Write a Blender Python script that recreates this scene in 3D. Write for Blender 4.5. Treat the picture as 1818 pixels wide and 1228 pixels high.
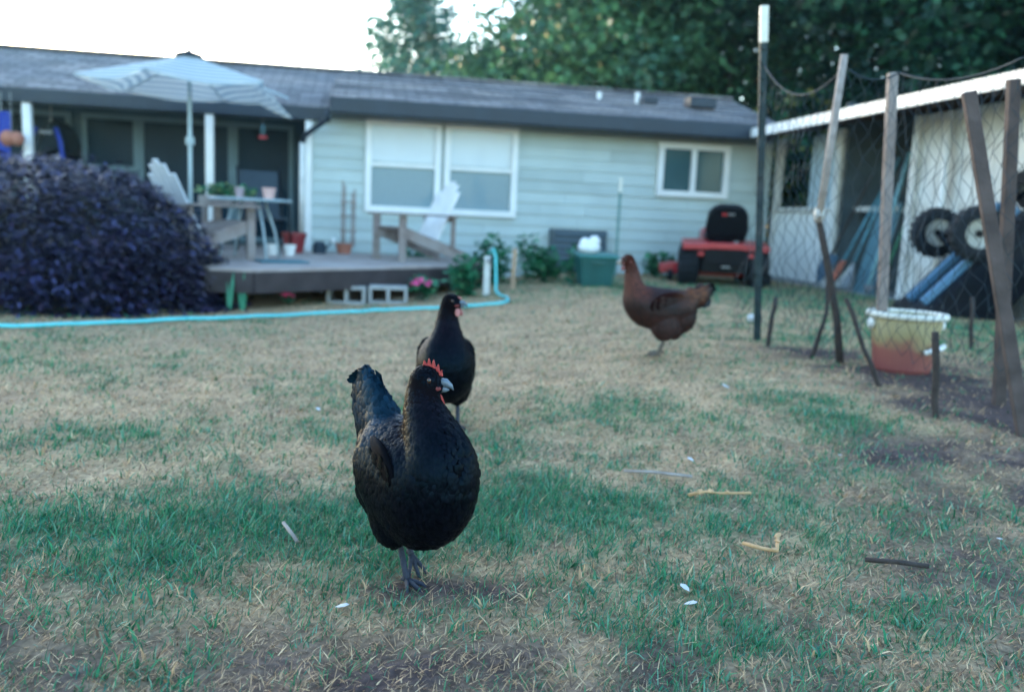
import bpy, bmesh, math, random
import numpy as np
from mathutils import Vector, Matrix, Euler, Quaternion

for o in list(bpy.data.objects):
    bpy.data.objects.remove(o)
SC = bpy.context.scene
COL = SC.collection
R = math.radians
random.seed(7)
RNG = np.random.default_rng(7)

# ------------------------------------------------------------------ camera
cam_d = bpy.data.cameras.new('camera')
cam = bpy.data.objects.new('camera', cam_d)
COL.objects.link(cam)
cam_d.sensor_width = 36
cam_d.lens = 30
cam_d.clip_end = 400
cam_d.clip_start = 0.05
pitch = math.atan(224 / 1515)
cam.matrix_world = (Matrix.Translation((0, 0, .8)) @ Matrix.Rotation(R(90) - pitch, 4, 'X')
                    @ Matrix.Rotation(R(2.6), 4, 'Z'))
cam_d.dof.use_dof = True
cam_d.dof.focus_distance = 1.78
cam_d.dof.aperture_fstop = 2.15
cam_d.dof.aperture_blades = 6
SC.camera = cam

# ------------------------------------------------------------------ light
SUN_EL, SUN_AZ = R(7), R(-34)          # azimuth from +Y towards +X
world = bpy.data.worlds.new('World')
SC.world = world
world.use_nodes = True
wn, wl = world.node_tree.nodes, world.node_tree.links
wn.clear()
sky = wn.new('ShaderNodeTexSky')
sky.sky_type = 'NISHITA'
sky.sun_disc = False
sky.sun_elevation = SUN_EL
sky.sun_rotation = SUN_AZ
sky.air_density = 1.0
sky.dust_density = 1.0
sky.ozone_density = 2.2
bg = wn.new('ShaderNodeBackground')
bg.inputs['Strength'].default_value = .15
wo = wn.new('ShaderNodeOutputWorld')
wl.new(sky.outputs[0], bg.inputs['Color'])
wl.new(bg.outputs[0], wo.inputs['Surface'])
sun_d = bpy.data.lights.new('sun', 'SUN')
sun_d.energy = .5
sun_d.angle = R(10)
sun_d.color = (1, .86, .66)
sun = bpy.data.objects.new('sun', sun_d)
COL.objects.link(sun)
sd = Vector((math.sin(SUN_AZ) * math.cos(SUN_EL), math.cos(SUN_AZ) * math.cos(SUN_EL), math.sin(SUN_EL)))
sun.rotation_euler = sd.to_track_quat('Z', 'Y').to_euler()
SC.view_settings.view_transform = 'Standard'
SC.view_settings.look = 'None'
SC.view_settings.gamma = 1
SC.view_settings.use_curve_mapping = False
SC.view_settings.exposure = 3.25
SC.cycles.max_bounces = 4
SC.cycles.transparent_max_bounces = 8
SC.cycles.use_denoising = True

# ------------------------------------------------------------------ helpers
class MB:
    def __init__(s, m=None):
        s.v, s.f, s.c, s.m = [], [], [], m or Matrix()
    def add(s, vs, fs, m=None):
        n = len(s.v)
        mm = s.m @ m if m is not None else s.m
        s.v += [tuple(mm @ Vector(p)) for p in vs]
        s.f += [tuple(i + n for i in f) for f in fs]
        return s
    def box(s, c, d, rot=None):
        x, y, z = d[0] / 2, d[1] / 2, d[2] / 2
        vs = [(a * x, b * y, e * z) for e in (-1, 1) for b in (-1, 1) for a in (-1, 1)]
        fs = [(0, 2, 3, 1), (4, 5, 7, 6), (0, 1, 5, 4), (2, 6, 7, 3), (0, 4, 6, 2), (1, 3, 7, 5)]
        m = Matrix.Translation(c)
        if rot is not None:
            m = m @ Euler(rot).to_matrix().to_4x4()
        return s.add(vs, fs, m)
    def span(s, a, b, w, t, up=(0, 0, 1)):
        a, b = Vector(a), Vector(b)
        d = b - a
        q = Matrix((d.normalized(), (0, 0, 0), (0, 0, 0)))
        x = d.normalized()
        y = Vector(up).cross(x)
        y = y.normalized() if y.length > 1e-4 else Vector((0, 1, 0)).cross(x).normalized()
        z = x.cross(y)
        m = Matrix((x, y, z)).transposed().to_4x4()
        m.translation = (a + b) / 2
        L = d.length / 2
        vs = [(i * L, j * w / 2, k * t / 2) for k in (-1, 1) for j in (-1, 1) for i in (-1, 1)]
        fs = [(0, 2, 3, 1), (4, 5, 7, 6), (0, 1, 5, 4), (2, 6, 7, 3), (0, 4, 6, 2), (1, 3, 7, 5)]
        return s.add(vs, fs, m)
    def tube(s, pts, r, n=8, cap=True):
        pts = [Vector(p) for p in pts]
        k = len(pts)
        rr = r if isinstance(r, (list, tuple)) else [r] * k
        vs, fs = [], []
        t0 = (pts[1] - pts[0]).normalized()
        a = Vector((0, 0, 1)) if abs(t0.z) < .9 else Vector((1, 0, 0))
        nx = t0.cross(a).normalized()
        for i in range(k):
            t = (pts[min(i + 1, k - 1)] - pts[max(i - 1, 0)]).normalized()
            nx = (nx - t * nx.dot(t)).normalized()
            ny = t.cross(nx)
            for j in range(n):
                an = 2 * math.pi * j / n
                vs.append(pts[i] + (nx * math.cos(an) + ny * math.sin(an)) * rr[i])
        for i in range(k - 1):
            for j in range(n):
                fs.append((i * n + j, i * n + (j + 1) % n, (i + 1) * n + (j + 1) % n, (i + 1) * n + j))
        if cap:
            fs.append(tuple(range(n))[::-1])
            fs.append(tuple(range((k - 1) * n, k * n)))
        return s.add(vs, fs)
    def lathe(s, prof, n=20, m=None, cap=False):
        vs, fs = [], []
        for r, z in prof:
            for j in range(n):
                a = 2 * math.pi * j / n
                vs.append((r * math.cos(a), r * math.sin(a), z))
        for i in range(len(prof) - 1):
            for j in range(n):
                fs.append((i * n + j, i * n + (j + 1) % n, (i + 1) * n + (j + 1) % n, (i + 1) * n + j))
        if cap:
            fs.append(tuple(range(n))[::-1])
            fs.append(tuple(range((len(prof) - 1) * n, len(prof) * n)))
        return s.add(vs, fs, m)
    def prism(s, poly, z0, z1, m=None):
        n = len(poly)
        vs = [(p[0], p[1], z0) for p in poly] + [(p[0], p[1], z1) for p in poly]
        fs = [tuple(range(n))[::-1], tuple(range(n, 2 * n))]
        fs += [(i, (i + 1) % n, n + (i + 1) % n, n + i) for i in range(n)]
        return s.add(vs, fs, m)
    def ell(s, c, r, rot=None, nu=14, nv=9):
        vs, fs = [], []
        for i in range(nv + 1):
            th = math.pi * i / nv
            for j in range(nu):
                a = 2 * math.pi * j / nu
                vs.append((math.sin(th) * math.cos(a) * r[0], math.sin(th) * math.sin(a) * r[1], math.cos(th) * r[2]))
        for i in range(nv):
            for j in range(nu):
                fs.append((i * nu + j, (i + 1) * nu + j, (i + 1) * nu + (j + 1) % nu, i * nu + (j + 1) % nu))
        m = Matrix.Translation(c)
        if rot is not None:
            m = m @ (rot if isinstance(rot, Matrix) else Euler(rot).to_matrix().to_4x4())
        return s.add(vs, fs, m)


def obj(name, mb, mat, parent=None, smooth=False, bevel=0, loc=None, rz=0):
    me = bpy.data.meshes.new(name)
    me.from_pydata(mb.v, [], mb.f)
    bm = bmesh.new()
    bm.from_mesh(me)
    bmesh.ops.remove_doubles(bm, verts=bm.verts, dist=1e-5)
    bmesh.ops.recalc_face_normals(bm, faces=bm.faces)
    bm.to_mesh(me)
    bm.free()
    if smooth:
        me.polygons.foreach_set('use_smooth', [True] * len(me.polygons))
    me.materials.append(mat)
    o = bpy.data.objects.new(name, me)
    COL.objects.link(o)
    if parent is not None:
        o.parent = parent
    if loc is not None:
        o.location = loc
        o.rotation_euler.z = rz
    if bevel:
        b = o.modifiers.new('bevel', 'BEVEL')
        b.width = bevel
        b.segments = 2
        b.limit_method = 'ANGLE'
    return o


def npmesh(name, V, T, mat, cols=None, parent=None, loc=None, rz=0):
    V = np.asarray(V, np.float32)
    T = np.asarray(T, np.int32)
    me = bpy.data.meshes.new(name)
    me.vertices.add(len(V))
    me.vertices.foreach_set('co', V.ravel())
    me.loops.add(T.size)
    me.loops.foreach_set('vertex_index', T.ravel())
    me.polygons.add(len(T))
    me.polygons.foreach_set('loop_start', np.arange(0, T.size, 3, dtype=np.int32))
    me.update(calc_edges=True)
    if cols is not None:
        a = me.color_attributes.new('Col', 'FLOAT_COLOR', 'POINT')
        c4 = np.ones((len(V), 4), np.float32)
        c4[:, :3] = cols
        a.data.foreach_set('color', c4.ravel())
    me.materials.append(mat)
    o = bpy.data.objects.new(name, me)
    COL.objects.link(o)
    if parent is not None:
        o.parent = parent
    if loc is not None:
        o.location = loc
        o.rotation_euler.z = rz
    return o


def thing(name, label, cat, loc=(0, 0, 0), rz=0, group=None):
    o = bpy.data.objects.new(name, None)
    COL.objects.link(o)
    o.location = loc
    o.rotation_euler = (0, 0, rz)
    o.empty_display_size = .1
    return tag(o, label, cat, group)


def tag(o, label, cat, group=None):
    o['label'] = label
    o['category'] = cat
    if group:
        o['group'] = group
    return o


def struct(o, label=None):
    o['kind'] = 'structure'
    if label:
        o['label'] = label
    return o


def copy_tree(o, parent=None):
    c = o.copy()
    COL.objects.link(c)
    c.parent = parent
    for ch in list(o.children):
        copy_tree(ch, c)
    return c


def mat(name, col, rough=.6, var=.2, scale=12, bump=0., metal=0., spec=.4, bscale=None, sheen=0, trans=0, col2=None, mixscale=2.5, coat=0):
    m = bpy.data.materials.new(name)
    m.use_nodes = True
    n, l = m.node_tree.nodes, m.node_tree.links
    b = n['Principled BSDF']
    b.inputs['Roughness'].default_value = rough
    b.inputs['Metallic'].default_value = metal
    b.inputs['Specular IOR Level'].default_value = spec
    if sheen:
        b.inputs['Sheen Weight'].default_value = sheen
    if coat:
        b.inputs['Coat Weight'].default_value = coat
    tc = n.new('ShaderNodeTexCoord')
    nz = n.new('ShaderNodeTexNoise')
    nz.inputs['Scale'].default_value = scale
    nz.inputs['Detail'].default_value = 5
    l.new(tc.outputs['Object'], nz.inputs['Vector'])
    mx = n.new('ShaderNodeMix')
    mx.data_type = 'RGBA'
    c = col
    mx.inputs[6].default_value = (*[max(0, x * (1 - var)) for x in c], 1)
    mx.inputs[7].default_value = (*[min(1, x * (1 + var)) for x in c], 1)
    mr = n.new('ShaderNodeMapRange')
    mr.inputs[1].default_value = .32
    mr.inputs[2].default_value = .68
    l.new(nz.outputs[0], mr.inputs[0])
    l.new(mr.outputs[0], mx.inputs[0])
    out = mx.outputs[2]
    if col2 is not None:
        n2 = n.new('ShaderNodeTexNoise')
        n2.inputs['Scale'].default_value = mixscale
        n2.inputs['Detail'].default_value = 4
        l.new(tc.outputs['Object'], n2.inputs['Vector'])
        r2 = n.new('ShaderNodeMapRange')
        r2.inputs[1].default_value = .45
        r2.inputs[2].default_value = .65
        l.new(n2.outputs[0], r2.inputs[0])
        m2 = n.new('ShaderNodeMix')
        m2.data_type = 'RGBA'
        l.new(r2.outputs[0], m2.inputs[0])
        l.new(out, m2.inputs[6])
        m2.inputs[7].default_value = (*col2, 1)
        out = m2.outputs[2]
    l.new(out, b.inputs['Base Color'])
    if bump:
        nb = n.new('ShaderNodeTexNoise')
        nb.inputs['Scale'].default_value = bscale or scale * 3
        nb.inputs['Detail'].default_value = 4
        l.new(tc.outputs['Object'], nb.inputs['Vector'])
        bp = n.new('ShaderNodeBump')
        bp.inputs['Strength'].default_value = bump
        bp.inputs['Distance'].default_value = .02
        l.new(nb.outputs[0], bp.inputs['Height'])
        l.new(bp.outputs[0], b.inputs['Normal'])
    if trans:
        b.inputs['Transmission Weight'].default_value = trans
    return m


def attr_mat(name, rough=.6, spec=.3, sheen=0, trans=0, tint=None):
    m = bpy.data.materials.new(name)
    m.use_nodes = True
    n, l = m.node_tree.nodes, m.node_tree.links
    b = n['Principled BSDF']
    b.inputs['Roughness'].default_value = rough
    b.inputs['Specular IOR Level'].default_value = spec
    if sheen:
        b.inputs['Sheen Weight'].default_value = sheen
        b.inputs['Sheen Roughness'].default_value = .35
    if tint:
        b.inputs['Specular Tint'].default_value = (*tint, 1)
    a = n.new('ShaderNodeAttribute')
    a.attribute_name = 'Col'
    l.new(a.outputs['Color'], b.inputs['Base Color'])
    if trans:
        t = n.new('ShaderNodeBsdfTranslucent')
        l.new(a.outputs['Color'], t.inputs['Color'])
        mx = n.new('ShaderNodeMixShader')
        mx.inputs[0].default_value = trans
        l.new(b.outputs[0], mx.inputs[1])
        l.new(t.outputs[0], mx.inputs[2])
        l.new(mx.outputs[0], n['Material Output'].inputs['Surface'])
    return m


def hash2(ix, iy, seed):
    h = np.sin(ix * 127.1 + iy * 311.7 + seed * 74.7) * 43758.5453
    return h - np.floor(h)


def vnoise(x, y, sc, seed=0):
    x = np.asarray(x, float) * sc
    y = np.asarray(y, float) * sc
    ix, iy = np.floor(x), np.floor(y)
    fx, fy = x - ix, y - iy
    fx, fy = fx * fx * (3 - 2 * fx), fy * fy * (3 - 2 * fy)
    a = hash2(ix, iy, seed) * (1 - fx) + hash2(ix + 1, iy, seed) * fx
    b = hash2(ix, iy + 1, seed) * (1 - fx) + hash2(ix + 1, iy + 1, seed) * fx
    return a * (1 - fy) + b * fy


def fbm(x, y, sc, seed=0, o=3):
    t, a, n = 0, .5, 0
    for i in range(o):
        t = t + a * vnoise(x, y, sc * 2 ** i, seed + i * 13)
        n += a
        a *= .5
    return t / n


def sst(t):
    t = np.clip(t, 0, 1)
    return t * t * (3 - 2 * t)


def gz0(x, y):
    x, y = np.asarray(x, float), np.asarray(y, float)
    return .1 * sst((x + .6) / 1.6) * sst((y - 2) / 2.5) - .12 * sst((-x + .9) / 3) * sst((y - 3) / 5)


def gz(x, y):
    return gz0(x, y) + .022 * (fbm(x, y, 2.6, 3, 3) - .5) + .012 * (vnoise(x, y, 11, 9) - .5)


def gp(x, y, dz=0):
    return Vector((x, y, float(gz(x, y)) + dz))


# lawn cover: how green (0..1) and how bare and vignette dark (0..1) each spot is
GREENS = [(-.85, 2.06, .38, .2, 1.), (-.55, 2.2, .4, .2, 1.1), (-.35, 2.1, .3, .22, 1.), (.03, 2.28, .3, .22, 1.), (.25, 2.45, .3, .3, .6),
          (-.95, 1.78, .25, .12, .7), (.33, 1.74, .3, .16, .6), (.45, 1.58, .2, .1, .5), (-.53, 1.42, .05, .04, 1.2), (.87, 1.76, .2, .14, .5),
          (-.86, 3.7, .35, .25, .55), (-2.4, 4.4, .8, .5, .45), (0, 3.0, .3, .3, .5), (.4, 3.5, .5, .3, .45), (1.38, 3.45, .25, .3, .9),
          (1.25, 3.75, .25, .3, .8), (1.0, 2.5, .5, .4, .45), (1.5, 5.7, .9, .7, .55), (2.3, 9.7, 2.2, 1.6, .9), (3.4, 6.6, 1.4, 1.4, .8),
          (-1.3, 2.9, .4, .3, .4), (.9, 5.0, .3, .3, .5), (-1.9, 2.6, .5, .4, .5), (1.3, 1.9, .4, .3, .5)]
BARES_VIGNETTE = [(1.82, 5.05, .45, .22, .9), (2.2, 3.55, .55, .55, 1.0), (1.95, 4.45, .4, .35, .8), (1.5, 2.95, .4, .25, .7), (-.08, 1.75, .2, .08, 1.2), (2.9, 4.3, .8, .9, .9),  # soil by the pen, and a dark patch beside the front hen's foot
         (-1.05, 1.42, .2, .12, .5), (-.1, 1.3, .6, .15, .25), (1.3, 2.5, .5, .2, .35), (-.1, 2.02, .2, .05, .4), (0, 1.2, 1.8, .28, .55), (-1.2, 1.5, .6, .4, .6), (1.3, 1.7, .6, .5, .55), (.2, 1.5, .9, .1, .3), (1.6, 2.3, .6, .7, .4)]  # wide near entries darken the front lawn and corners as lens vignetting does
TANS = [(-.2, 5.2, 2.0, 1.8, .75), (.2, 7.2, 2.2, 1.8, .7), (-1.6, 3.4, .9, .5, .35), (.3, 2.95, .5, .3, .3), (-.35, 1.45, .5, .15, .35), (-1.3, 2.6, .6, .25, .3), (.5, 4.2, .7, .5, .35), (0, 1.25, 1.2, .2, .25)]


def spots(x, y, L):
    t = 0
    for cx, cy, rx, ry, w in L:
        t = t + w * np.exp(-((x - cx) / rx) ** 2 - ((y - cy) / ry) ** 2)
    return t


def cover(x, y):
    x, y = np.asarray(x, float), np.asarray(y, float)
    g = .20 + .75 * (fbm(x, y, 2.2, 21, 4) - .42) + .6 * (fbm(x, y, 7, 5, 3) - .5) + spots(x, y, GREENS) * (1.35 * fbm(x, y, 8, 31, 3) - .12) - spots(x, y, TANS) * .5
    b = .95 * (fbm(x, y, 6, 77, 4) - .54) + spots(x, y, BARES_VIGNETTE) * (.5 + .8 * fbm(x, y, 7, 41, 2))
    return np.clip(g, 0, 1), np.clip(b, 0, 1)


# ------------------------------------------------------------------ ground
def ground_cols(x, y):
    g, b = cover(x, y)
    n1 = fbm(x, y, 14, 51, 3)[:, None]
    soil = np.array([.085, .06, .055])  # soil tone, also carries the vignette darkening of the near lawn
    straw = np.array([.50, .33, .19])
    thatch = straw * (.6 + .75 * n1)
    green = np.array([.04, .12, .055]) * (.6 + .8 * n1)
    c = thatch * (1 - g[:, None] * .8) + green * g[:, None] * .8
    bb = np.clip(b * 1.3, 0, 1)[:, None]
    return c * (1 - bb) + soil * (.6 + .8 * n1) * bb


def make_ground():
    # a polar sheet, fine close by and reaching past the trees
    rs = np.concatenate([np.linspace(.15, 4, 150), np.geomspace(4.04, 16, 130), np.geomspace(16.6, 70, 16)])
    an = np.linspace(0, 2 * math.pi, 361)[:-1]
    rr, aa = np.meshgrid(rs, an, indexing='ij')
    x, y = (rr * np.sin(aa)).ravel(), (rr * np.cos(aa)).ravel() + .0
    z = gz(x, y)
    V = np.stack([x, y, z], 1)
    nr, na = len(rs), len(an)
    i, j = np.meshgrid(np.arange(nr - 1), np.arange(na), indexing='ij')
    a = (i * na + j).ravel()
    b = (i * na + (j + 1) % na).ravel()
    c = a + na
    d = b + na
    T = np.concatenate([np.stack([a, b, d], 1), np.stack([a, d, c], 1), ])
    V = np.concatenate([V, [[0, 0, float(gz(0, 0))]]])
    ctr = len(V) - 1
    T = np.concatenate([T, np.stack([np.full(na, ctr), (np.arange(na) + 1) % na, np.arange(na)], 1)])
    T = T[:, ::-1]
    m = bpy.data.materials.new('lawn soil')
    m.use_nodes = True
    n, l = m.node_tree.nodes, m.node_tree.links
    bs = n['Principled BSDF']
    bs.inputs['Roughness'].default_value = .95
    bs.inputs['Specular IOR Level'].default_value = .1
    at = n.new('ShaderNodeAttribute')
    at.attribute_name = 'Col'
    tc = n.new('ShaderNodeTexCoord')
    nz = n.new('ShaderNodeTexNoise')
    nz.inputs['Scale'].default_value = 60
    nz.inputs['Detail'].default_value = 6
    l.new(tc.outputs['Object'], nz.inputs['Vector'])
    mr = n.new('ShaderNodeMapRange')
    mr.inputs[1].default_value = .3
    mr.inputs[2].default_value = .7
    mr.inputs[3].default_value = .55
    mr.inputs[4].default_value = 1.4
    l.new(nz.outputs[0], mr.inputs[0])
    vm = n.new('ShaderNodeVectorMath')
    vm.operation = 'SCALE'
    l.new(at.outputs['Color'], vm.inputs[0])
    l.new(mr.outputs[0], vm.inputs['Scale'])
    l.new(vm.outputs[0], bs.inputs['Base Color'])
    bp = n.new('ShaderNodeBump')
    bp.inputs['Strength'].default_value = .8
    bp.inputs['Distance'].default_value = .01
    l.new(nz.outputs[0], bp.inputs['Height'])
    l.new(bp.outputs[0], bs.inputs['Normal'])
    o = npmesh('ground', V, T, m, ground_cols(V[:, 0], V[:, 1]))
    struct(o, 'dry patchy back lawn with bare soil by the pen')


make_ground()


def blades(x, y, h, w, lean, az, cols, bend=.5):
    """triangulated grass blades: root pair, mid pair, tip"""
    n = len(x)
    z = gz(x, y) - .004
    dx, dy = np.cos(az), np.sin(az)
    px, py = -dy, dx
    fx = np.cos(az * 3.3 + 1)      # blades twist
    fy = np.sin(az * 3.3 + 1)
    h1 = h * .55
    sl, cl = np.sin(lean), np.cos(lean)
    l2 = np.clip(lean + bend, 0, 1.65)
    mx, my, mz = x + dx * h1 * sl, y + dy * h1 * sl, z + h1 * cl
    tx, ty, tz = mx + dx * (h - h1) * np.sin(l2), my + dy * (h - h1) * np.sin(l2), mz + (h - h1) * np.cos(l2)
    mz = np.maximum(mz, z + .006)
    tz = np.maximum(tz, z + .007)
    V = np.empty((n, 5, 3), np.float32)
    V[:, 0] = np.stack([x + fx * w, y + fy * w, z], 1)
    V[:, 1] = np.stack([x - fx * w, y - fy * w, z], 1)
    V[:, 2] = np.stack([mx - fx * w * .8, my - fy * w * .8, mz], 1)
    V[:, 3] = np.stack([mx + fx * w * .8, my + fy * w * .8, mz], 1)
    V[:, 4] = np.stack([tx, ty, tz], 1)
    base = (np.arange(n) * 5)[:, None]
    T = np.concatenate([base + [0, 1, 2], base + [0, 2, 3], base + [3, 2, 4]])
    C = np.repeat(cols[:, None, :], 5, 1)
    return V.reshape(-1, 3), T, C.reshape(-1, 3)


def make_grass():
    N = 350000
    r = np.exp(RNG.uniform(math.log(.75), math.log(12.5), N))
    a = RNG.uniform(-.86, .86, N)
    x, y = r * np.sin(a), r * np.cos(a)
    keep = (y > .5) & ~((y > 11.2) & (x < 2)) & ~((x < -.6) & (y > 9.0)) & ~((x < -2.2) & (y > 7.3)) & ~((x > 4.2) & (y > 7))
    x, y, r = x[keep], y[keep], r[keep]
    g, b = cover(x, y)
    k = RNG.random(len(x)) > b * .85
    x, y, r, g, b = x[k], y[k], r[k], g[k], b[k]
    n = len(x)
    tuft = fbm(x, y, 16, 91, 2)
    isg = RNG.random(n) < np.clip(g * .85 + .9 * (tuft - .5) + .06, .05, .8)
    long = RNG.random(n) < .04
    h = np.where(isg, RNG.uniform(.018, .05, n) * (.7 + .7 * g), RNG.uniform(.02, .05, n))
    h = np.where(long, h * 1.7, h)
    h *= .5 + .6 * tuft
    lean = np.where(isg, RNG.uniform(.1, 1.0, n), RNG.uniform(.75, 1.5, n))
    az = RNG.normal(.7, 1.5, n)
    w = np.maximum(RNG.uniform(.0006, .0016, n), r * RNG.uniform(.0004, .0008, n))
    dry = np.array([[.58, .38, .21], [.44, .275, .155], [.66, .47, .28], [.16, .10, .07], [.50, .30, .16], [.30, .19, .12]])
    grn = np.array([[.028, .17, .075], [.038, .22, .09], [.02, .13, .058], [.07, .25, .11], [.13, .30, .19], [.022, .17, .11]])
    cols = np.where(isg[:, None], grn[RNG.integers(0, 6, n)], dry[RNG.integers(0, 6, n)]) * RNG.uniform(.7, 1.25, (n, 1))
    V, T, C = blades(x, y, h, w, lean, az, cols, np.where(isg, .4, .08))
    # loose tufts of longer blades, denser in the green patches
    nt_ = 2600
    tr_ = np.exp(RNG.uniform(math.log(.8), math.log(9), nt_))
    ta_ = RNG.uniform(-.75, .75, nt_)
    tx, ty = tr_ * np.sin(ta_), tr_ * np.cos(ta_)
    tg, tb_ = cover(tx, ty)
    kk = (RNG.random(nt_) < .12 + tg) & (tb_ < .5) & ~((tx < -.8) & (ty > 7)) & ~((ty > 8.5) & (tx < .2))
    tx, ty, tg, tr_ = tx[kk], ty[kk], tg[kk], tr_[kk]
    per_ = 12
    ix = np.repeat(np.arange(len(tx)), per_)
    m2 = len(ix)
    sp_ = RNG.uniform(.006, .03, len(tx))[ix]
    bx_, by_ = tx[ix] + RNG.normal(0, 1, m2) * sp_, ty[ix] + RNG.normal(0, 1, m2) * sp_
    isg2 = RNG.random(m2) < np.clip(.25 + tg[ix] * 1.2, 0, .95)
    c2 = np.where(isg2[:, None], grn[RNG.integers(0, 6, m2)], dry[RNG.integers(0, 6, m2)]) * RNG.uniform(.75, 1.3, (m2, 1))
    V2, T2, C2 = blades(bx_, by_, RNG.uniform(.02, .05, m2) * RNG.uniform(.6, 1.2, len(tx))[ix], np.maximum(RNG.uniform(.0012, .0034, m2), tr_[ix] * .0005), RNG.uniform(.15, 1.15, m2), RNG.uniform(0, 6.28, m2), c2, .45)
    T = np.concatenate([T, T2 + len(V)])
    V, C = np.concatenate([V, V2]), np.concatenate([C, C2])
    o = npmesh('grass', V, T, attr_mat('grass blades', .55, .25, trans=.18), C)
    o['kind'] = 'stuff'
    o['label'] = 'short patchy lawn grass, part green and part straw dry'


make_grass()

# ------------------------------------------------------------------ materials
mSiding = mat('painted siding', (.46, .53, .51), .55, .08, 1.6, .05, spec=.3)
mSiding2 = mat('faded siding', (.43, .50, .48), .6, .1, 1.2, .05, spec=.3)
mTrim = mat('white trim', (.78, .78, .76), .45, .05, 5)
mWhiteDirty = mat('weathered white paint', (.68, .68, .65), .55, .12, 4, .05, col2=(.5, .48, .44), mixscale=3)
mRoof = mat('roof shingles', (.21, .20, .205), .9, .35, 26, .5, bscale=40, spec=.15, col2=(.29, .26, .25), mixscale=1.2)
def shingle_roof():
    m = mRoof
    n, l = m.node_tree.nodes, m.node_tree.links
    b = n['Principled BSDF']
    src = b.inputs['Base Color'].links[0].from_socket
    tc = n.new('ShaderNodeTexCoord')
    br = n.new('ShaderNodeTexBrick')
    br.inputs['Scale'].default_value = 1
    br.inputs['Brick Width'].default_value = .32
    br.inputs['Row Height'].default_value = .15
    br.inputs['Mortar Size'].default_value = .012
    br.inputs['Color1'].default_value = (.62, .62, .62, 1)
    br.inputs['Color2'].default_value = (1.25, 1.22, 1.2, 1)
    br.inputs['Mortar'].default_value = (.35, .35, .36, 1)
    l.new(tc.outputs['Object'], br.inputs['Vector'])
    mx = n.new('ShaderNodeMix')
    mx.data_type = 'RGBA'
    mx.blend_type = 'MULTIPLY'
    mx.inputs[0].default_value = 1
    l.new(src, mx.inputs[6])
    l.new(br.outputs['Color'], mx.inputs[7])
    l.new(mx.outputs[2], b.inputs['Base Color'])


shingle_roof()
mFascia = mat('dark gutter', (.012, .022, .036), .45, .15, 6)
mPorchWall = mat('shade dark porch wall', (.045, .085, .115), .7, .1, 4)  # porch shade is put into this wall and ceiling colour
mDark = mat('dark interior', (.02, .022, .026), .8, .2, 5)
mGlass = mat('window glass', (.045, .10, .11), .12, .1, 2, spec=.2)
mBlind = mat('window blind', (.58, .64, .67), .5, .04, 3, coat=.4)
mScreen = mat('window screen', (.20, .29, .32), .6, .06, 30, coat=.25)
mWoodDeck = mat('deck boards', (.36, .29, .26), .75, .2, 6, .15, col2=(.42, .36, .33))
mWoodDark = mat('deck fascia wood', (.04, .03, .032), .7, .25, 5, .15)
mWoodGrey = mat('weathered wood', (.23, .18, .16), .8, .25, 8, .25, col2=(.30, .26, .24))
mWoodBrown = mat('brown board', (.075, .054, .048), .85, .3, 9, .3)
mStick = mat('peeled stick', (.30, .25, .22), .8, .25, 20, .3)
mStickDark = mat('bark stick', (.045, .034, .03), .9, .3, 25, .5)
mBark = mat('tree bark', (.15, .11, .09), .9, .3, 12, .5)
mPost = mat('green steel post', (.006, .022, .024), .55, .2, 12)
mCream = mat('cream paint tip', (.72, .70, .60), .6, .08, 10)
mRed = mat('red paint', (.42, .03, .035), .35, .1, 6, coat=.3)
mBlack = mat('black plastic', (.004, .005, .008), .45, .2, 8, spec=.15)
mTyre = mat('tyre rubber', (.006, .008, .012), .8, .25, 25, .3)
mMetal = mat('grey metal', (.32, .33, .34), .4, .15, 10, metal=.6)
mHose = mat('turquoise hose', (.12, .62, .62), .4, .08, 9)
mConcrete = mat('concrete', (.33, .33, .32), .9, .15, 14, .3)
mTerra = mat('terracotta', (.38, .15, .10), .8, .15, 9, .1)
mPink = mat('pale pink pot', (.62, .38, .34), .7, .08, 8)
mRedPot = mat('dark red pot', (.24, .03, .035), .4, .1, 8)
mCanopy = None
mSoil = mat('pot soil', (.04, .03, .025), .95, .3, 30, .3)

# ------------------------------------------------------------------ house
HX, HY, HA = -1.11, 12.0, R(10)


def hw(u, v, z=0):
    """house frame (u along the front, v out of it) to world"""
    return Vector((HX + u * math.cos(HA) + v * math.sin(HA), HY + u * math.sin(HA) - v * math.cos(HA), z))


house = thing('house', 'long single storey house with pale blue grey lap siding and low shingled roof', 'house', (HX, HY, 0), HA)
U0, U1 = -1.76, 4.88
b = MB()
b.prism([(U0 + .02, .012), (U1, .012), (U1, 4.6), (U0 + .02, 4.6)], -.3, 2.12)
obj('wall', b, mSiding, house)
z = -.06
while z < 2.08:
    h = .158
    t = min(z + h + .012, 2.13)
    cuts = [U0 + .05] + sorted(random.uniform(U0 + .8, U1 - .6) for _ in range(2)) + [U1]
    for L0, L1 in zip(cuts, cuts[1:]):
        bb = MB()
        L1 -= .004
        dy = random.uniform(-.002, .002)
        vs = [(L0, .01, z), (L0, -.026 + dy, z), (L0, -.006, t), (L0, .01, t), (L1, .01, z), (L1, -.026 + dy, z), (L1, -.006, t), (L1, .01, t)]
        bb.add(vs, [(0, 1, 2, 3), (4, 7, 6, 5), (0, 4, 5, 1), (1, 5, 6, 2), (2, 6, 7, 3), (0, 3, 7, 4)])
        obj('siding_board', bb, random.choice((mSiding, mSiding, mSiding2)), house)
    z += h
obj('corner_board', MB().box((U0, -.012, .98), (.09, .09, 2.2)), mTrim, house, bevel=.005)


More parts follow.
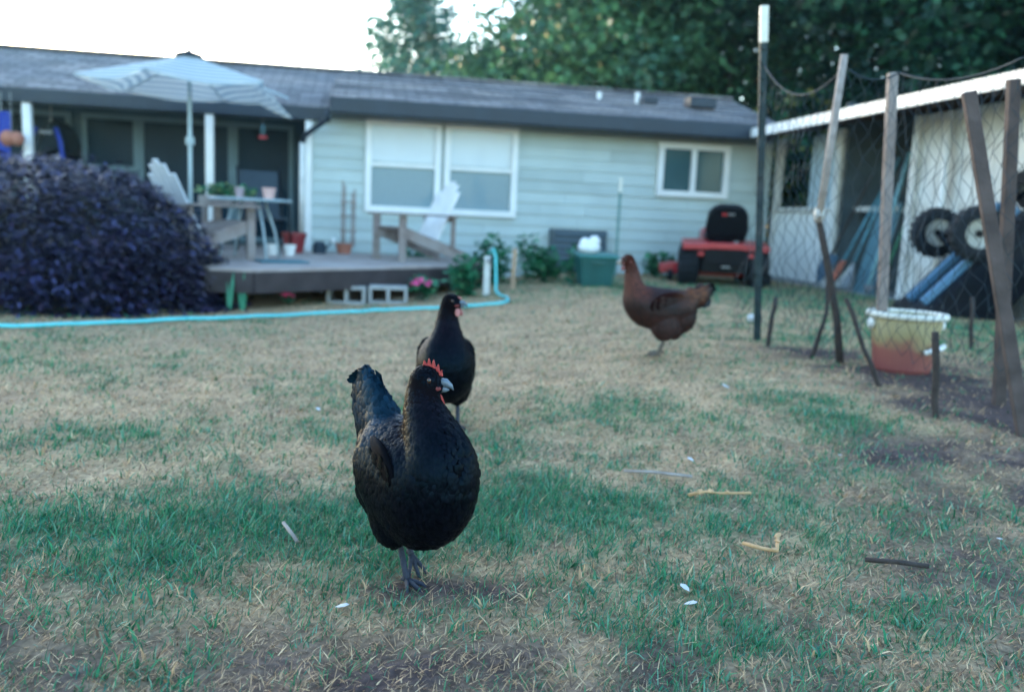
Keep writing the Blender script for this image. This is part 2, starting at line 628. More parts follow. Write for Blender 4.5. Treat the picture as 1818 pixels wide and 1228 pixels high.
def window(u0, u1, z0, z1, split, parent):
    w = thing('window', '', '')
    del w['label'], w['category']
    w.parent = parent
    f = .085
    fb = MB()
    y, d = -.04, .09
    fb.box(((u0 + u1) / 2, y, z1 - f / 2), (u1 - u0, d, f)).box(((u0 + u1) / 2, y, z0 + f / 2), (u1 - u0, d, f))
    fb.box((u0 + f / 2, y, (z0 + z1) / 2), (f, d, z1 - z0 - 2 * f)).box((u1 - f / 2, y, (z0 + z1) / 2), (f, d, z1 - z0 - 2 * f))
    obj('frame', fb, mTrim, w, bevel=.006)
    if split == 'h':
        zm = (z0 + z1) / 2 + .02
        obj('meeting_rail', MB().box(((u0 + u1) / 2, -.035, zm), (u1 - u0 - 2 * f, .06, .05)), mTrim, w)
        obj('pane', MB().box(((u0 + u1) / 2, -.022, (zm + z1) / 2), (u1 - u0 - 2 * f, .012, z1 - zm - f)), mBlind, w)
        obj('insect_screen', MB().box(((u0 + u1) / 2, -.026, (zm + z0) / 2), (u1 - u0 - 2 * f, .012, zm - z0 - f)), mScreen, w)
    else:
        um = (u0 + u1) / 2
        obj('mullion', MB().box((um, -.035, (z0 + z1) / 2), (.075, .07, z1 - z0 - 2 * f)), mTrim, w)
        for a, c in ((u0 + f, um - .0375), (um + .0375, u1 - f)):
            obj('pane', MB().box(((a + c) / 2, -.022, (z0 + z1) / 2), (c - a, .012, z1 - z0 - 2 * f)), mGlass, w)
    return w


window(-1.01, .015, .82, 2.06, 'h', house)
window(.06, 1.08, .82, 2.06, 'h', house)
window(3.12, 4.20, 1.23, 1.99, 'v', house)

RV, RZ = 2.3, 3.0      # ridge: depth behind the front and height
roof = MB()


def slab(mb, quad, t):
    vs = [tuple(p) for p in quad] + [(p[0], p[1], p[2] - t) for p in quad]
    mb.add(vs, [(0, 1, 2, 3), (7, 6, 5, 4), (0, 4, 5, 1), (1, 5, 6, 2), (2, 6, 7, 3), (3, 7, 4, 0)])


slab(roof, [(-1.47, -.5, 2.27), (4.76, -.5, 2.27), (5.15, RV, RZ), (-1.47, RV, RZ)], .05)
slab(roof, [(-1.47, RV, RZ), (5.15, RV, RZ), (4.9, 5.1, 2.2), (-1.47, 5.1, 2.2)], .05)
slab(roof, [(4.76, -.5, 2.27), (5.3, 2.3, 2.2), (5.3, 2.4, 2.2), (5.15, RV, RZ)], .04)
ro = obj('roof', roof, mRoof, house)
lr = MB()
slab(lr, [(-8.5, -.02, 2.18), (-1.475, -.02, 2.18), (-1.475, RV, RZ - .006), (-8.5, RV, RZ - .006)], .05)
slab(lr, [(-8.5, RV, RZ - .006), (-1.475, RV, RZ - .006), (-1.475, 5.1, 2.2), (-8.5, 5.1, 2.2)], .05)
obj('porch_roof', lr, mRoof, house)
# raised shingle courses that read as faint lines along the roof
for k in range(1, 7):
    f = k / 7
    yy, zz = -.5 + (RV + .5) * f, 2.27 + (RZ - 2.27) * f
    obj('shingle_course', MB().span((-1.46, yy, zz + .006), (4.62 + .53 * f, yy, zz + .006), .02, .014), mRoof, ro)
obj('ridge_cap', MB().span((-8.5, RV, RZ + .012), (5.15, RV, RZ + .012), .22, .03), mRoof, ro)
obj('gutter', MB().box((1.585, -.53, 2.15), (6.11, .07, .2)), mFascia, house, bevel=.015)
obj('gutter', MB().box((-4.99, -.055, 2.07), (7.02, .06, .18)), mFascia, house, bevel=.015)
obj('soffit', MB().box((1.58, -.235, 2.05), (6.1, .51, .02)), mFascia, house)
for u, y, c in ((2.5, 1.1, mTrim), (3.05, .9, mTrim)):
    obj('vent_pipe', MB().tube([(u, y, 2.5), (u, y, 2.79)], .035, 10), c, ro, smooth=False)
obj('roof_vent', MB().box((3.2, .8, 2.66), (.24, .2, .1)), mFascia, ro, bevel=.01)
obj('roof_vent', MB().box((4.0, .75, 2.67), (.42, .3, .14)), mFascia, ro, bevel=.01)
# porch: back wall, ceiling, posts, openings
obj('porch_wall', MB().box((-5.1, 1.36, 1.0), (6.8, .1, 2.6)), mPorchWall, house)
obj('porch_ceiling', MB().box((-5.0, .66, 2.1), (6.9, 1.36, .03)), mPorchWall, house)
obj('end_wall', MB().box((-8.45, 2.9, 1.0), (.1, 4.2, 2.5)), mSiding, house)
obj('rear_wall', MB().box((-5.1, 4.75, 1.0), (6.8, .1, 2.5)), mSiding, house)
obj('porch_floor', MB().box((-5.12, .62, .2), (6.7, 1.38, .1)), mWoodDeck, house)
obj('side_wall', MB().box((U0 - .0, .66, 1.05), (.08, 1.3, 2.1)), mSiding, house)
for u in (-5.24, -3.03):
    obj('porch_post', MB().box((u, -.0, 1.13), (.1, .1, 1.9)), mTrim, house, bevel=.006)
obj('downspout', MB().tube([(-1.5, -.52, 2.05), (-1.53, -.45, 1.95), (-1.8, -.12, 1.78), (-1.84, -.09, 1.68)], .035, 8), mFascia, house, smooth=True)
obj('downspout', MB().tube([(-1.84, -.09, 1.69), (-1.84, -.09, .3)], .035, 8), mWhiteDirty, house, smooth=True)
mTrimDim = mat('shade dimmed trim', (.12, .19, .22), .6, .08, 6)  # trim colour darkened to include the porch shade


def porch_win(u0, u1, z0, z1, door=False):
    w = bpy.data.objects.new('sliding_door' if door else 'window', None)
    COL.objects.link(w)
    w.parent = house
    y = 1.28
    f = .07
    fb = MB()
    fb.box(((u0 + u1) / 2, y, z1 - f / 2), (u1 - u0, .07, f)).box(((u0 + u1) / 2, y, z0 + f / 2), (u1 - u0, .07, f))
    fb.box((u0 + f / 2, y, (z0 + z1) / 2), (f, .07, z1 - z0 - 2 * f)).box((u1 - f / 2, y, (z0 + z1) / 2), (f, .07, z1 - z0 - 2 * f))
    obj('frame', fb, mTrimDim, w)
    obj('pane', MB().box(((u0 + u1) / 2, y + .012, (z0 + z1) / 2), (u1 - u0 - 2 * f, .012, z1 - z0 - 2 * f)), mGlassPorch, w)


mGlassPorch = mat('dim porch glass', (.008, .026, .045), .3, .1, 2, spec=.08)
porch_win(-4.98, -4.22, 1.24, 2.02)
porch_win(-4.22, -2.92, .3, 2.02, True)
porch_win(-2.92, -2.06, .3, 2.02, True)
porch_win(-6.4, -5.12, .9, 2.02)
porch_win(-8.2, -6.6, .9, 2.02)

# crawl space vent box by the wall
v = thing('vent_cabinet', 'dark slatted metal cabinet low against the siding behind the green bin', 'cabinet', hw(1.98, .14, .02), HA)
obj('casing', MB().box((0, 0, .35), (.8, .2, .66)), mat('slate metal', (.06, .09, .11), .5, .15, 7), v, bevel=.01)
for k in range(7):
    obj('slat', MB().box((0, -.115, .1 + k * .085), (.7, .02, .05), (R(-25), 0, 0)), mat('slat metal', (.05, .08, .10), .5, .1, 7) if k == 0 else bpy.data.materials['slat metal'], v)

# ------------------------------------------------------------------ deck
DZ = .25
poly = [(-3.5, 8.7), (-2.76, 7.7), (-2.38, 7.71), (-.74, 9.75), (-.42, 11.0), (-.4, 11.98), (-2.85, 11.62), (-4.75, 11.3), (-4.5, 9.6)]
deck = thing('deck', 'low brown timber deck with angled front in front of the porch', 'deck', (0, 0, 0))


def clip(P, nx, ny, c):
    out = []
    for i in range(len(P)):
        a, b2 = P[i], P[(i + 1) % len(P)]
        da, db = a[0] * nx + a[1] * ny - c, b2[0] * nx + b2[1] * ny - c
        if da <= 0:
            out.append(a)
        if da * db < 0:
            t = da / (da - db)
            out.append((a[0] + (b2[0] - a[0]) * t, a[1] + (b2[1] - a[1]) * t))
    return out


nx, ny = -math.sin(HA), math.cos(HA)
c0 = 7.6
while c0 < 12.6:
    P = clip(clip(poly, nx, ny, c0 + .135), -nx, -ny, -c0)
    if len(P) > 2:
        zt = DZ + random.uniform(-.003, .003)
        obj('plank', MB().prism(P, DZ - .035, zt), mWoodDeck, deck)
    c0 += .142
for a, c in list(zip(poly, poly[1:] + poly[:1])):
    if a in poly[:5] or a == poly[8]:
        d = Vector((c[0] - a[0], c[1] - a[1], 0)).normalized()
        nrm = Vector((d.y, -d.x, 0)) * .022
        obj('rim_joist', MB().span(Vector((*a, DZ - .12)) + nrm - d * .0, Vector((*c, DZ - .12)) + nrm + d * .02, .035, .19), mWoodDark, deck)
for (x, y) in ((-2.6, 7.95), (-1.6, 9.0), (-.75, 10.0), (-3.4, 8.9), (-2.2, 9.5), (-1.3, 10.6), (-3.6, 10.4)):
    g = float(gz(x, y))
    obj('support_post', MB().box((x, y, (g - .05 + DZ - .04) / 2), (.09, .09, DZ - .04 - g + .05)), mWoodDark, deck)


def adirondack(label, loc, rz, backmat):
    """local frame: faces +x"""
    t = thing('adirondack_chair', label, 'chair', loc, rz, 'adirondack chairs on the deck')
    W = .56
    # back slats with a rounded top
    for k in range(5):
        y = (k - 2) * .098
        L = .82 - .05 * abs(k - 2) ** 1.6
        p0, p1 = Vector((-.12, y, .25)), Vector((-.12 - math.sin(R(27)) * L, y * 1.04, .25 + math.cos(R(27)) * L))
        obj('back_slat', MB().span(p0, p1, .095, .02, (1, 0, .5)), backmat, t, bevel=.006)
    for k in range(5):
        f = k / 4
        obj('seat_slat', MB().box((.36 - f * .44, 0, .39 - f * .13), (.09, W - .02, .022), (0, R(-16), 0)), mWoodGrey, t, bevel=.004)
    for s in (-1, 1):
        obj('side_rail', MB().span((.42, s * W / 2, .36), (-.5, s * W / 2, .06), .03, .13), mWoodGrey, t)
        obj('leg', MB().box((.4, s * (W / 2 + .03), .27), (.09, .03, .54)), mWoodGrey, t)
        obj('arm_post', MB().box((-.3, s * (W / 2 + .03), .36), (.05, .03, .38)), mWoodGrey, t)
        obj('armrest', MB().box((.08, s * (W / 2 + .05), .555), (.8, .13, .025)), mWoodGrey, t, bevel=.008)
    obj('back_brace', MB().box((-.31, 0, .52), (.03, W + .06, .07)), mWoodGrey, t)
    return t


mPale = mat('pale painted slats', (.62, .66, .70), .6, .08, 6)
mPaleW = mat('bleached slats', (.72, .70, .68), .6, .08, 6)
adirondack('white adirondack chair with reclined slatted back in front of the double window', (-1.2, 10.45, DZ), R(180 + 38), mPaleW)
adirondack('pale adirondack chair with rounded back beside the purple shrub', (-3.3, 8.95, DZ), R(52), mPale)

# umbrella
u = thing('patio_umbrella', 'pale striped patio umbrella with a drooping corner over the deck', 'umbrella', (-3.72, 9.8, DZ))
m = bpy.data.materials.new('striped canopy cloth')
m.use_nodes = True
n, l = m.node_tree.nodes, m.node_tree.links
bs = n['Principled BSDF']
bs.inputs['Roughness'].default_value = .8
tc = n.new('ShaderNodeTexCoord')
sx = n.new('ShaderNodeSeparateXYZ')
l.new(tc.outputs['Object'], sx.inputs[0])
mm = n.new('ShaderNodeMath')
mm.operation = 'MULTIPLY'
mm.inputs[1].default_value = 135
l.new(sx.outputs['Z'], mm.inputs[0])
sn = n.new('ShaderNodeMath')
sn.operation = 'SINE'
l.new(mm.outputs[0], sn.inputs[0])
mr = n.new('ShaderNodeMapRange')
mr.inputs[1].default_value = -.4
mr.inputs[2].default_value = .4
l.new(sn.outputs[0], mr.inputs[0])
mx = n.new('ShaderNodeMix')
mx.data_type = 'RGBA'
mx.inputs[6].default_value = (.38, .46, .50, 1)
mx.inputs[7].default_value = (.80, .82, .78, 1)
l.new(mr.outputs[0], mx.inputs[0])
l.new(mx.outputs[2], bs.inputs['Base Color'])
tr = n.new('ShaderNodeBsdfTranslucent')
l.new(mx.outputs[2], tr.inputs['Color'])
ms = n.new('ShaderNodeMixShader')
ms.inputs[0].default_value = .35
l.new(bs.outputs[0], ms.inputs[1])
l.new(tr.outputs[0], ms.inputs[2])
l.new(ms.outputs[0], n['Material Output'].inputs['Surface'])
mCanopy = m
NR, RR = 6, 1.14
angs = [R(-30 + 60 * k) for k in range(NR)]
ztop, zr = 2.45 - DZ, 2.12 - DZ
cv, cf = [], []
rings, seg = 9, 8
for i in range(rings + 1):
    f = i / rings
    for k in range(NR):
        for s in range(seg):
            q = s / seg
            a0, a1 = angs[k], angs[k] + R(60)
            p = Vector((math.cos(a0), math.sin(a0), 0)).lerp(Vector((math.cos(a1), math.sin(a1), 0)), q)
            dr0 = .24 if k == 1 else 0
            dr1 = .24 if (k + 1) % 6 == 1 else 0
            sag = .10 * f * math.sin(math.pi * q) * (.5 + .5 * f)
            inn = 1 - .10 * math.sin(math.pi * q) * f
            dz = (dr0 * max(0, 1 - q * 2.6) + dr1 * max(0, 1 - (1 - q) * 2.6)) * f ** 3
            zz = ztop + (zr - ztop) * (f ** .92) - sag * .6 - dz
            cv.append((p.x * RR * f * inn, p.y * RR * f * inn, zz))
nn = NR * seg
for i in range(rings):
    for j in range(nn):
        cf.append((i * nn + j, i * nn + (j + 1) % nn, (i + 1) * nn + (j + 1) % nn, (i + 1) * nn + j))
cb = MB()
cb.add(cv, cf)
co = obj('canopy', cb, mCanopy, u, smooth=True)
vb = MB()
top = cv[-nn:]
vb.add(top + [(p[0] * 1.01, p[1] * 1.01, p[2] - .03) for p in top], [(j, (j + 1) % nn, nn + (j + 1) % nn, nn + j) for j in range(nn)])
obj('valance', vb, mCanopy, co, smooth=True)
capb = MB()
capb.lathe([(.0, ztop + .07), (.02, ztop + .06), (.03, ztop + .03), (.14, ztop - .0), (.16, ztop - .03)], 12)
obj('vent_cap', capb, mFascia, co, smooth=True)
mPole = mat('painted pole', (.42, .52, .55), .4, .1, 9)
obj('pole', MB().tube([(0, 0, .02), (0, 0, ztop + .02)], .022, 10), mPole, u, smooth=True)
obj('crank', MB().lathe([(.0, 1.22), (.05, 1.22), (.05, 1.30), (.0, 1.30)], 10).tube([(0, -.04, 1.26), (.0, -.1, 1.26), (.06, -.1, 1.22)], .01, 6), mPole, u)
for a in angs:
    obj('rib', MB().tube([(0, 0, ztop - .04), (math.cos(a) * RR * .97, math.sin(a) * RR * .97, zr - .03)], .009, 6), mPole, u)
obj('base', MB().lathe([(0, 0), (.24, 0), (.24, .03), (.06, .07), (.03, .2), (0, .2)], 20), mBlack, u, smooth=False)


def pot(name, label, loc, r, h, m_, plant=None, group=None):
    t = thing(name, label, 'pot', loc, 0, group)
    obj('shell', MB().lathe([(0, 0), (r * .68, 0), (r * .95, h * .86), (r, h * .86), (r, h), (r * .9, h), (r * .88, h * .8), (0, h * .8)], 18), m_, t)
    obj('soil', MB().lathe([(r * .87, h * .84), (.0, h * .87)], 18), mSoil, t)
    return t


def leafy(n, rx, ry, h, size, cols, seed, droop=.3, base=.0):
    rg = np.random.default_rng(seed)
    k = n
    c = rg.normal(0, .5, (k, 3))
    rad = np.linalg.norm(c, axis=1, keepdims=True)
    c = c / np.maximum(rad, 1) * np.array([rx, ry, h * .55]) + np.array([0, 0, h * .5 + base])
    c[:, 2] = np.maximum(c[:, 2], .02)
    a = rg.uniform(0, 6.28, k)
    e = rg.uniform(-droop, .9, k)
    L = size * rg.uniform(.6, 1.4, k)
    d = np.stack([np.cos(a) * np.cos(e), np.sin(a) * np.cos(e), np.sin(e)], 1)
    s = np.stack([-np.sin(a), np.cos(a), rg.uniform(-.6, .6, k)], 1)
    w = L * .33
    V = np.stack([c, c + d * L[:, None] * .5 + s * w[:, None], c + d * L[:, None], c + d * L[:, None] * .5 - s * w[:, None]], 1).reshape(-1, 3)
    b_ = (np.arange(k) * 4)[:, None]
    T = np.concatenate([b_ + [0, 1, 2], b_ + [0, 2, 3]])
    cc = np.array(cols)[rg.integers(0, len(cols), k)] * rg.uniform(.6, 1.3, (k, 1))
    return V, T, np.repeat(cc, 4, 0)


mLeaf = attr_mat('leaves', .5, .35, trans=.25)
GREEN = [(.03, .20, .09), (.05, .27, .13), (.02, .14, .08), (.10, .32, .16)]


def plant(name, label, loc, rx, ry, h, n, size, seed, cols=GREEN, cat='plant', group=None, flowers=None):
    t = thing(name, label, cat, loc, 0, group)
    V, T, C = leafy(n, rx, ry, h, size, cols, seed)
    npmesh('foliage', V, T, mLeaf, C, t)
    rr = random.Random(seed)
    st = MB()
    for k in range(6):
        a = rr.uniform(0, 6.28)
        st.tube([(0, 0, -.03), (math.cos(a) * rx * .3, math.sin(a) * ry * .3, h * .5), (math.cos(a) * rx * .5, math.sin(a) * ry * .5, h * .85)], [.008, .006, .003], 5)
    obj('stem', st, mStickDark, t)
    if flowers:
        for k in range(9):
            a, q = rr.uniform(0, 6.28), rr.uniform(.2, 1)
            fb = MB()
            for j in range(5):
                an = j * 1.257
                fb.ell((math.cos(an) * .018, math.sin(an) * .018, 0), (.02, .016, .008), None, 6, 4)
            f = obj('flower', fb, flowers, t)
            f.location = (math.cos(a) * rx * q, math.sin(a) * ry * q - .05, h * (1.05 - .35 * q))
            f.rotation_euler = (rr.uniform(.3, 1.2), 0, rr.uniform(0, 6))
    return t


# table, mesh chair, pots
t = thing('patio_table', 'small metal patio table with pots on it', 'table', (-2.95, 9.5, DZ))
obj('tabletop', MB().lathe([(0, .62), (.44, .62), (.45, .635), (.44, .65), (0, .65)], 28), mat('table glass', (.30, .38, .40), .15, .1, 5, spec=.6), t)
for k in range(4):
    a = R(45 + 90 * k)
    obj('leg', MB().tube([(math.cos(a) * .18, math.sin(a) * .18, .62), (math.cos(a) * .3, math.sin(a) * .3, .3), (math.cos(a) * .36, math.sin(a) * .36, 0)], .014, 6), mPole, t, smooth=True)
pot('flower_pot', 'pale pink flower pot standing on the patio table', (-2.72, 9.42, DZ + .65), .075, .12, mPink)
pot('flower_pot', 'dusky grey pink pot at the left of the patio table', (-3.1, 9.6, DZ + .65), .055, .12, mat('dusky pot', (.36, .27, .28), .7, .1, 8))
for k, x in enumerate((-2.93, -2.72)):
    pot('white_pot', ('white pot under the patio table, left of two', 'white pot under the patio table, right of two')[k], (x, 10.3, DZ), .075, .13, mTrim, group='white pots under the table')
pot('red_planter', 'dark red glazed planter on the deck right of the table', (-2.85, 11.0, DZ), .16, .26, mRedPot)
t = pot('terracotta_pot', 'terracotta pot with a narrow wooden trellis against the siding', (-2.28, 11.35, DZ), .12, .14, mTerra)
for s, h in ((-.03, .85), (.0, .8), (.1, .7), (.13, .75)):
    obj('trellis_stake', MB().box((s, .0, .1 + h / 2), (.022, .014, h)), mWoodGrey, t)
for zz in (.3, .5, .68):
    obj('trellis_rung', MB().box((.05, -.015, zz), (.22, .012, .02)), mWoodGrey, t)
mMesh = mat('dark sling mesh', (.012, .028, .045), .6, .15, 30)
t = thing('sling_chair', 'dark mesh patio chair with tall sloping back behind the table', 'chair', (-3.15, 10.7, DZ), R(-62))
obj('backrest', MB().box((-.28, 0, .72), (.02, .48, .6), (0, R(-14), 0)), mMesh, t)
obj('seat', MB().box((0, 0, .42), (.48, .48, .02), (0, R(-4), 0)), mMesh, t)
for s in (-1, 1):
    obj('frame', MB().tube([(.3, s * .26, 0), (.26, s * .26, .42), (.24, s * .26, .62), (-.2, s * .26, .64), (-.36, s * .26, 1.06)], .014, 6), mBlack, t, smooth=True)
    obj('leg', MB().tube([(-.36, s * .26, 0), (-.2, s * .26, .42), (-.2, s * .26, .64)], .014, 6), mBlack, t, smooth=True)
t = thing('plant_stand', 'planter tray of low green plants on a stand by the white porch post', 'planter', (-3.45, 10.25, DZ), R(10))
obj('tray', MB().box((0, 0, .62), (.62, .26, .1)), mWoodGrey, t, bevel=.01)
for sx_ in (-.26, .26):
    for sy in (-.09, .09):
        obj('leg', MB().box((sx_, sy, .285), (.035, .035, .57)), mWoodGrey, t)
V, T, C = leafy(500, .34, .16, .16, .06, GREEN + [(.4, .5, .2)], 5, base=.64)
npmesh('foliage', V, T, mLeaf, C, t)
tag(obj('doormat', MB().box((0, 0, .008), (.5, .35, .016)), mat('teal mat', (.06, .17, .20), .9, .2, 20, .3), None, loc=(-2.45, 8.95, DZ + .002), rz=R(30), bevel=.004), 'flat teal mat near the front edge of the deck', 'mat')
t = thing('watering_can', 'small white and dark pot by the siding left of the terracotta pot', 'watering can', (-2.55, 11.1, DZ))
obj('body', MB().lathe([(0, 0), (.09, 0), (.085, .12), (.05, .16), (0, .16)], 16), mMesh, t)
obj('spout', MB().tube([(.07, 0, .05), (.17, 0, .17)], [.018, .01], 6), mMesh, t)
obj('rose', MB().ell((.18, 0, .18), (.035, .035, .03)), mTrim, t)
# things hung up in the porch
t = thing('hanging_chair', 'black hooded hanging chair with bright blue straps at the left porch', 'hanging chair', hw(-5.13, -.5, 0))
hb = MB()
vs, fs = [], []
for i in range(9):
    th = math.pi * i / 8
    for j in range(7):
        ph = math.pi * j / 6
        vs.append((math.cos(th) * .3 * (.6 + .4 * math.sin(ph)), .22 * math.sin(ph) * 1.0, 1.45 + math.sin(th) * .52 - .12))
for i in range(8):
    for j in range(6):
        fs.append((i * 7 + j, i * 7 + j + 1, (i + 1) * 7 + j + 1, (i + 1) * 7 + j))
hb.add(vs, fs)
obj('hood', hb, mBlack, t, smooth=True)
obj('seat', MB().ell((0, .06, 1.2), (.3, .2, .26)), mBlack, t, smooth=True)
obj('headrest', MB().box((0, -.14, 1.66), (.16, .03, .05)), mMetal, t, bevel=.01)
mBlue = mat('bright blue cloth', (.01, .04, .32), .6, .15, 9)
for s in (-1, 1):
    obj('strap', MB().tube([(s * .13, -.13, 1.72), (s * .2, -.16, 1.55), (s * .24, -.18, 1.3)], .03, 6), mBlue, t, smooth=True)
obj('cord', MB().tube([(0, 0, 1.8), (0, 0, 2.09)], .008, 5), mMetal, t)
t = thing('blue_towel', 'bright blue cloth hanging at the far left of the porch', 'towel', hw(-5.5, .12, 0))
vs, fs = [], []
for i in range(10):
    for j in range(9):
        vs.append((-.11 + j * .028, .025 * math.sin(j * 1.9 + i * .2), 1.85 - i * .065))
for i in range(9):
    for j in range(8):
        fs.append((i * 9 + j, i * 9 + j + 1, i * 9 + 10 + j, i * 9 + 9 + j))
obj('cloth', MB().add(vs, fs), mBlue, t, smooth=True)
obj('hook', MB().tube([(0, 0, 1.85), (0, 0, 2.08)], .006, 5), mMetal, t)
t = thing('hanging_basket', 'pinkish round hanging planter beside the leftmost porch post', 'planter', hw(-5.36, .2, 0))
obj('bowl', MB().ell((-.05, 0, 1.52), (.09, .09, .1)).ell((.06, .01, 1.52), (.085, .085, .09)), mTerra, t, smooth=True)
obj('wire', MB().tube([(0, 0, 1.6), (0, -.0, 2.08)], .004, 5), mMetal, t)
t = thing('bird_feeder', 'little red bird feeder hanging under the porch eave', 'feeder', hw(-2.35, .05, 0))
obj('wire', MB().tube([(0, 0, 1.88), (0, 0, 2.08)], .003, 5), mMetal, t)
obj('bottle', MB().lathe([(0, 1.74), (.03, 1.75), (.03, 1.86), (.01, 1.89), (0, 1.89)], 10), mGlass, t, smooth=True)
obj('dish', MB().lathe([(0, 1.7), (.06, 1.71), (.06, 1.74), (0, 1.75)], 12), mRed, t, smooth=True)

# in front of the deck
for k, x in enumerate((-1.7, -1.29)):
    t = MB()
    for zz in (.017, .173):
        t.box((0, 0, zz), (.39, .19, .034))
    for xx in (-.178, 0, .178):
        t.box((xx, 0, .095), (.034, .19, .122))
    y = 8.66 + k * .05
    tag(obj('cinder_block', t, mConcrete, None, loc=gp(x, y, -.01), rz=R(3 + k * 4), bevel=.006),
        ('hollow concrete block on its side below the deck, left one of the pair', 'hollow concrete block on its side below the deck, right one of the pair')[k], 'concrete block', 'concrete blocks below the deck edge')
mPinkF = mat('pink petals', (.75, .08, .25), .6, .15, 9)
plant('flowering_plant', 'small plant with bright pink flowers right of the concrete blocks', gp(-.97, 9.0), .14, .1, .22, 160, .07, 11, cat='flower', flowers=mPinkF)
plant('flowering_plant', 'tiny plant with a pink flower left of the concrete blocks', gp(-2.2, 8.3), .06, .05, .12, 60, .05, 12, cat='flower', flowers=mPinkF)
for k, (x, y, h) in enumerate(((-2.56, 7.62, .42), (-2.46, 7.7, .36))):
    bl = MB()
    for j in range(6):
        a = random.uniform(0, 6.28)
        lx, ly = math.cos(a) * .05, math.sin(a) * .05
        hh = h * random.uniform(.6, 1.05)
        w = .012
        vs = [(lx * .2 - w, ly * .2, -.02), (lx * .2 + w, ly * .2, -.02), (lx * .6 + w, ly * .6, hh * .6), (lx * .6 - w, ly * .6, hh * .6), (lx, ly, hh)]
        bl.add(vs, [(0, 1, 2, 3), (3, 2, 4)])
    tag(obj('iris_plant', bl, mat('iris leaf', (.04, .24, .14), .45, .25, 9), None, loc=gp(x, y)),
        ('upright sword leaved green plant nearest the purple shrub', 'upright sword leaved green plant, the right one by the deck corner')[k], 'plant', 'sword leaved plants by the deck')
for k, (x, y, rx, h, n_, lab) in enumerate((
        (-.55, 9.35, .17, .42, 400, 'leafy green plant under the right end of the deck'),
        (-.3, 11.0, .26, .58, 480, 'tall loose green plant at the deck end under the window'),
        (-1.35, 11.45, .3, .45, 500, 'green foliage behind the white adirondack chair'),
        (.35, 10.5, .24, .4, 520, 'bushy green plant right of the tan stake'),
        (.78, 10.2, .22, .4, 400, 'low green plant left of the green bin'),
        (.15, 11.3, .22, .55, 240, 'thin pale green plant in front of the siding'),
        (1.95, 11.9, .16, .3, 260, 'small green plant at the wall between bin and mower'),
        (2.2, 12.1, .1, .28, 160, 'tiny upright weed at the wall beside the mower'))):
    plant('garden_plant', lab, gp(x, y), rx, rx * .8, h, n_, .085, 40 + k, group='plants along the house')

# hose
hp = [(-4.6, 5.2), (-3.4, 5.6), (-2.95, 6.06), (-2.32, 6.82), (-1.58, 7.6), (-.8, 7.96), (-.3, 8.1), (-.08, 8.22), (-.07, 8.6), (-.16, 9.05)]
pts = []
for i in range(len(hp) - 1):
    p0, p1, p2, p3 = [Vector(hp[max(0, min(len(hp) - 1, i + d))]) for d in (-1, 0, 1, 2)]
    for s in range(8):
        q = s / 8
        p = .5 * ((2 * p1) + (p2 - p0) * q + (2 * p0 - 5 * p1 + 4 * p2 - p3) * q * q + (3 * p1 - p0 - 3 * p2 + p3) * q ** 3)
        pts.append(gp(p.x, p.y, .018))
pts += [gp(-.2, 9.2, .05), gp(-.21, 9.25, .25), gp(-.22, 9.27, .42), gp(-.25, 9.3, .5), gp(-.29, 9.34, .47)]
tag(obj('garden_hose', MB().tube(pts, .0145, 8), mHose, None, smooth=True), 'turquoise garden hose lying across the lawn and rising to the tap', 'hose')
t = thing('tap_post', 'short whitish post with a garden tap at the deck end', 'post', gp(-.31, 9.36))
obj('post', MB().box((0, 0, .2), (.07, .07, .46)), mWhiteDirty, t, bevel=.006)
obj('tap', MB().tube([(0, -.02, .38), (.02, -.08, .4), (.02, -.1, .36)], .015, 6), mMetal, t, smooth=True)
tag(obj('stake', MB().box((0, 0, .2), (.05, .04, .54), (0, R(1), 0)), mat('tan wood', (.42, .28, .18), .8, .2, 9, .2), None, loc=gp(-.02, 9.75), bevel=.004), 'tan wooden stake standing near the end of the hose', 'stake')
t = thing('steel_post', 'thin green post with white tip against the siding above the cabinet', 'post', gp(1.37, 11.75), R(4))
obj('shaft', MB().box((0, 0, .55), (.035, .012, 1.14)).box((0, .015, .55), (.012, .03, 1.14)), mat('pale green post', (.12, .24, .22), .6, .1, 6), t)
obj('tip', MB().box((0, .004, 1.22), (.04, .045, .2)), mCream, t)

# ------------------------------------------------------------------ green bin with bag
t = thing('green_bin', 'small dark green plastic bin with lid in front of the dark cabinet', 'bin', gp(.9, 9.75), R(8))
mBin = mat('green plastic', (.012, .085, .08), .4, .12, 6)
vs = [(-.17, -.16, 0), (.17, -.16, 0), (.17, .16, 0), (-.17, .16, 0), (-.21, -.2, .33), (.21, -.2, .33), (.21, .2, .33), (-.21, .2, .33)]
obj('tub', MB().add(vs, [(3, 2, 1, 0), (0, 1, 5, 4), (1, 2, 6, 5), (2, 3, 7, 6), (3, 0, 4, 7), (4, 5, 6, 7)]), mBin, t, bevel=.012)
obj('lid', MB().box((0, 0, .35), (.47, .45, .035), (R(4), 0, 0)), mat('green lid', (.03, .17, .16), .35, .1, 6), t, bevel=.012)
obj('handle', MB().box((0, -.215, .27), (.16, .02, .03)), mBin, t, bevel=.005)
bagb = MB()
bagb.ell((0, 0, .06), (.13, .09, .07)).ell((.05, 0, .12), (.07, .05, .08), (0, R(30), 0)).ell((-.05, .02, .11), (.06, .05, .06), (0, R(-40), 0))
o = obj('white_bag', bagb, mat('white plastic', (.8, .8, .8), .35, .06, 12, .4), None, smooth=True, loc=gp(.82, 9.7, .372))
tag(o, 'crumpled white plastic bag on top of the green bin', 'bag')

# ------------------------------------------------------------------ lawn tractor
t = thing('riding_mower', 'red and black riding mower parked with its seat back towards the lawn', 'mower', gp(2.62, 11.0), R(83))
# local: +x forward


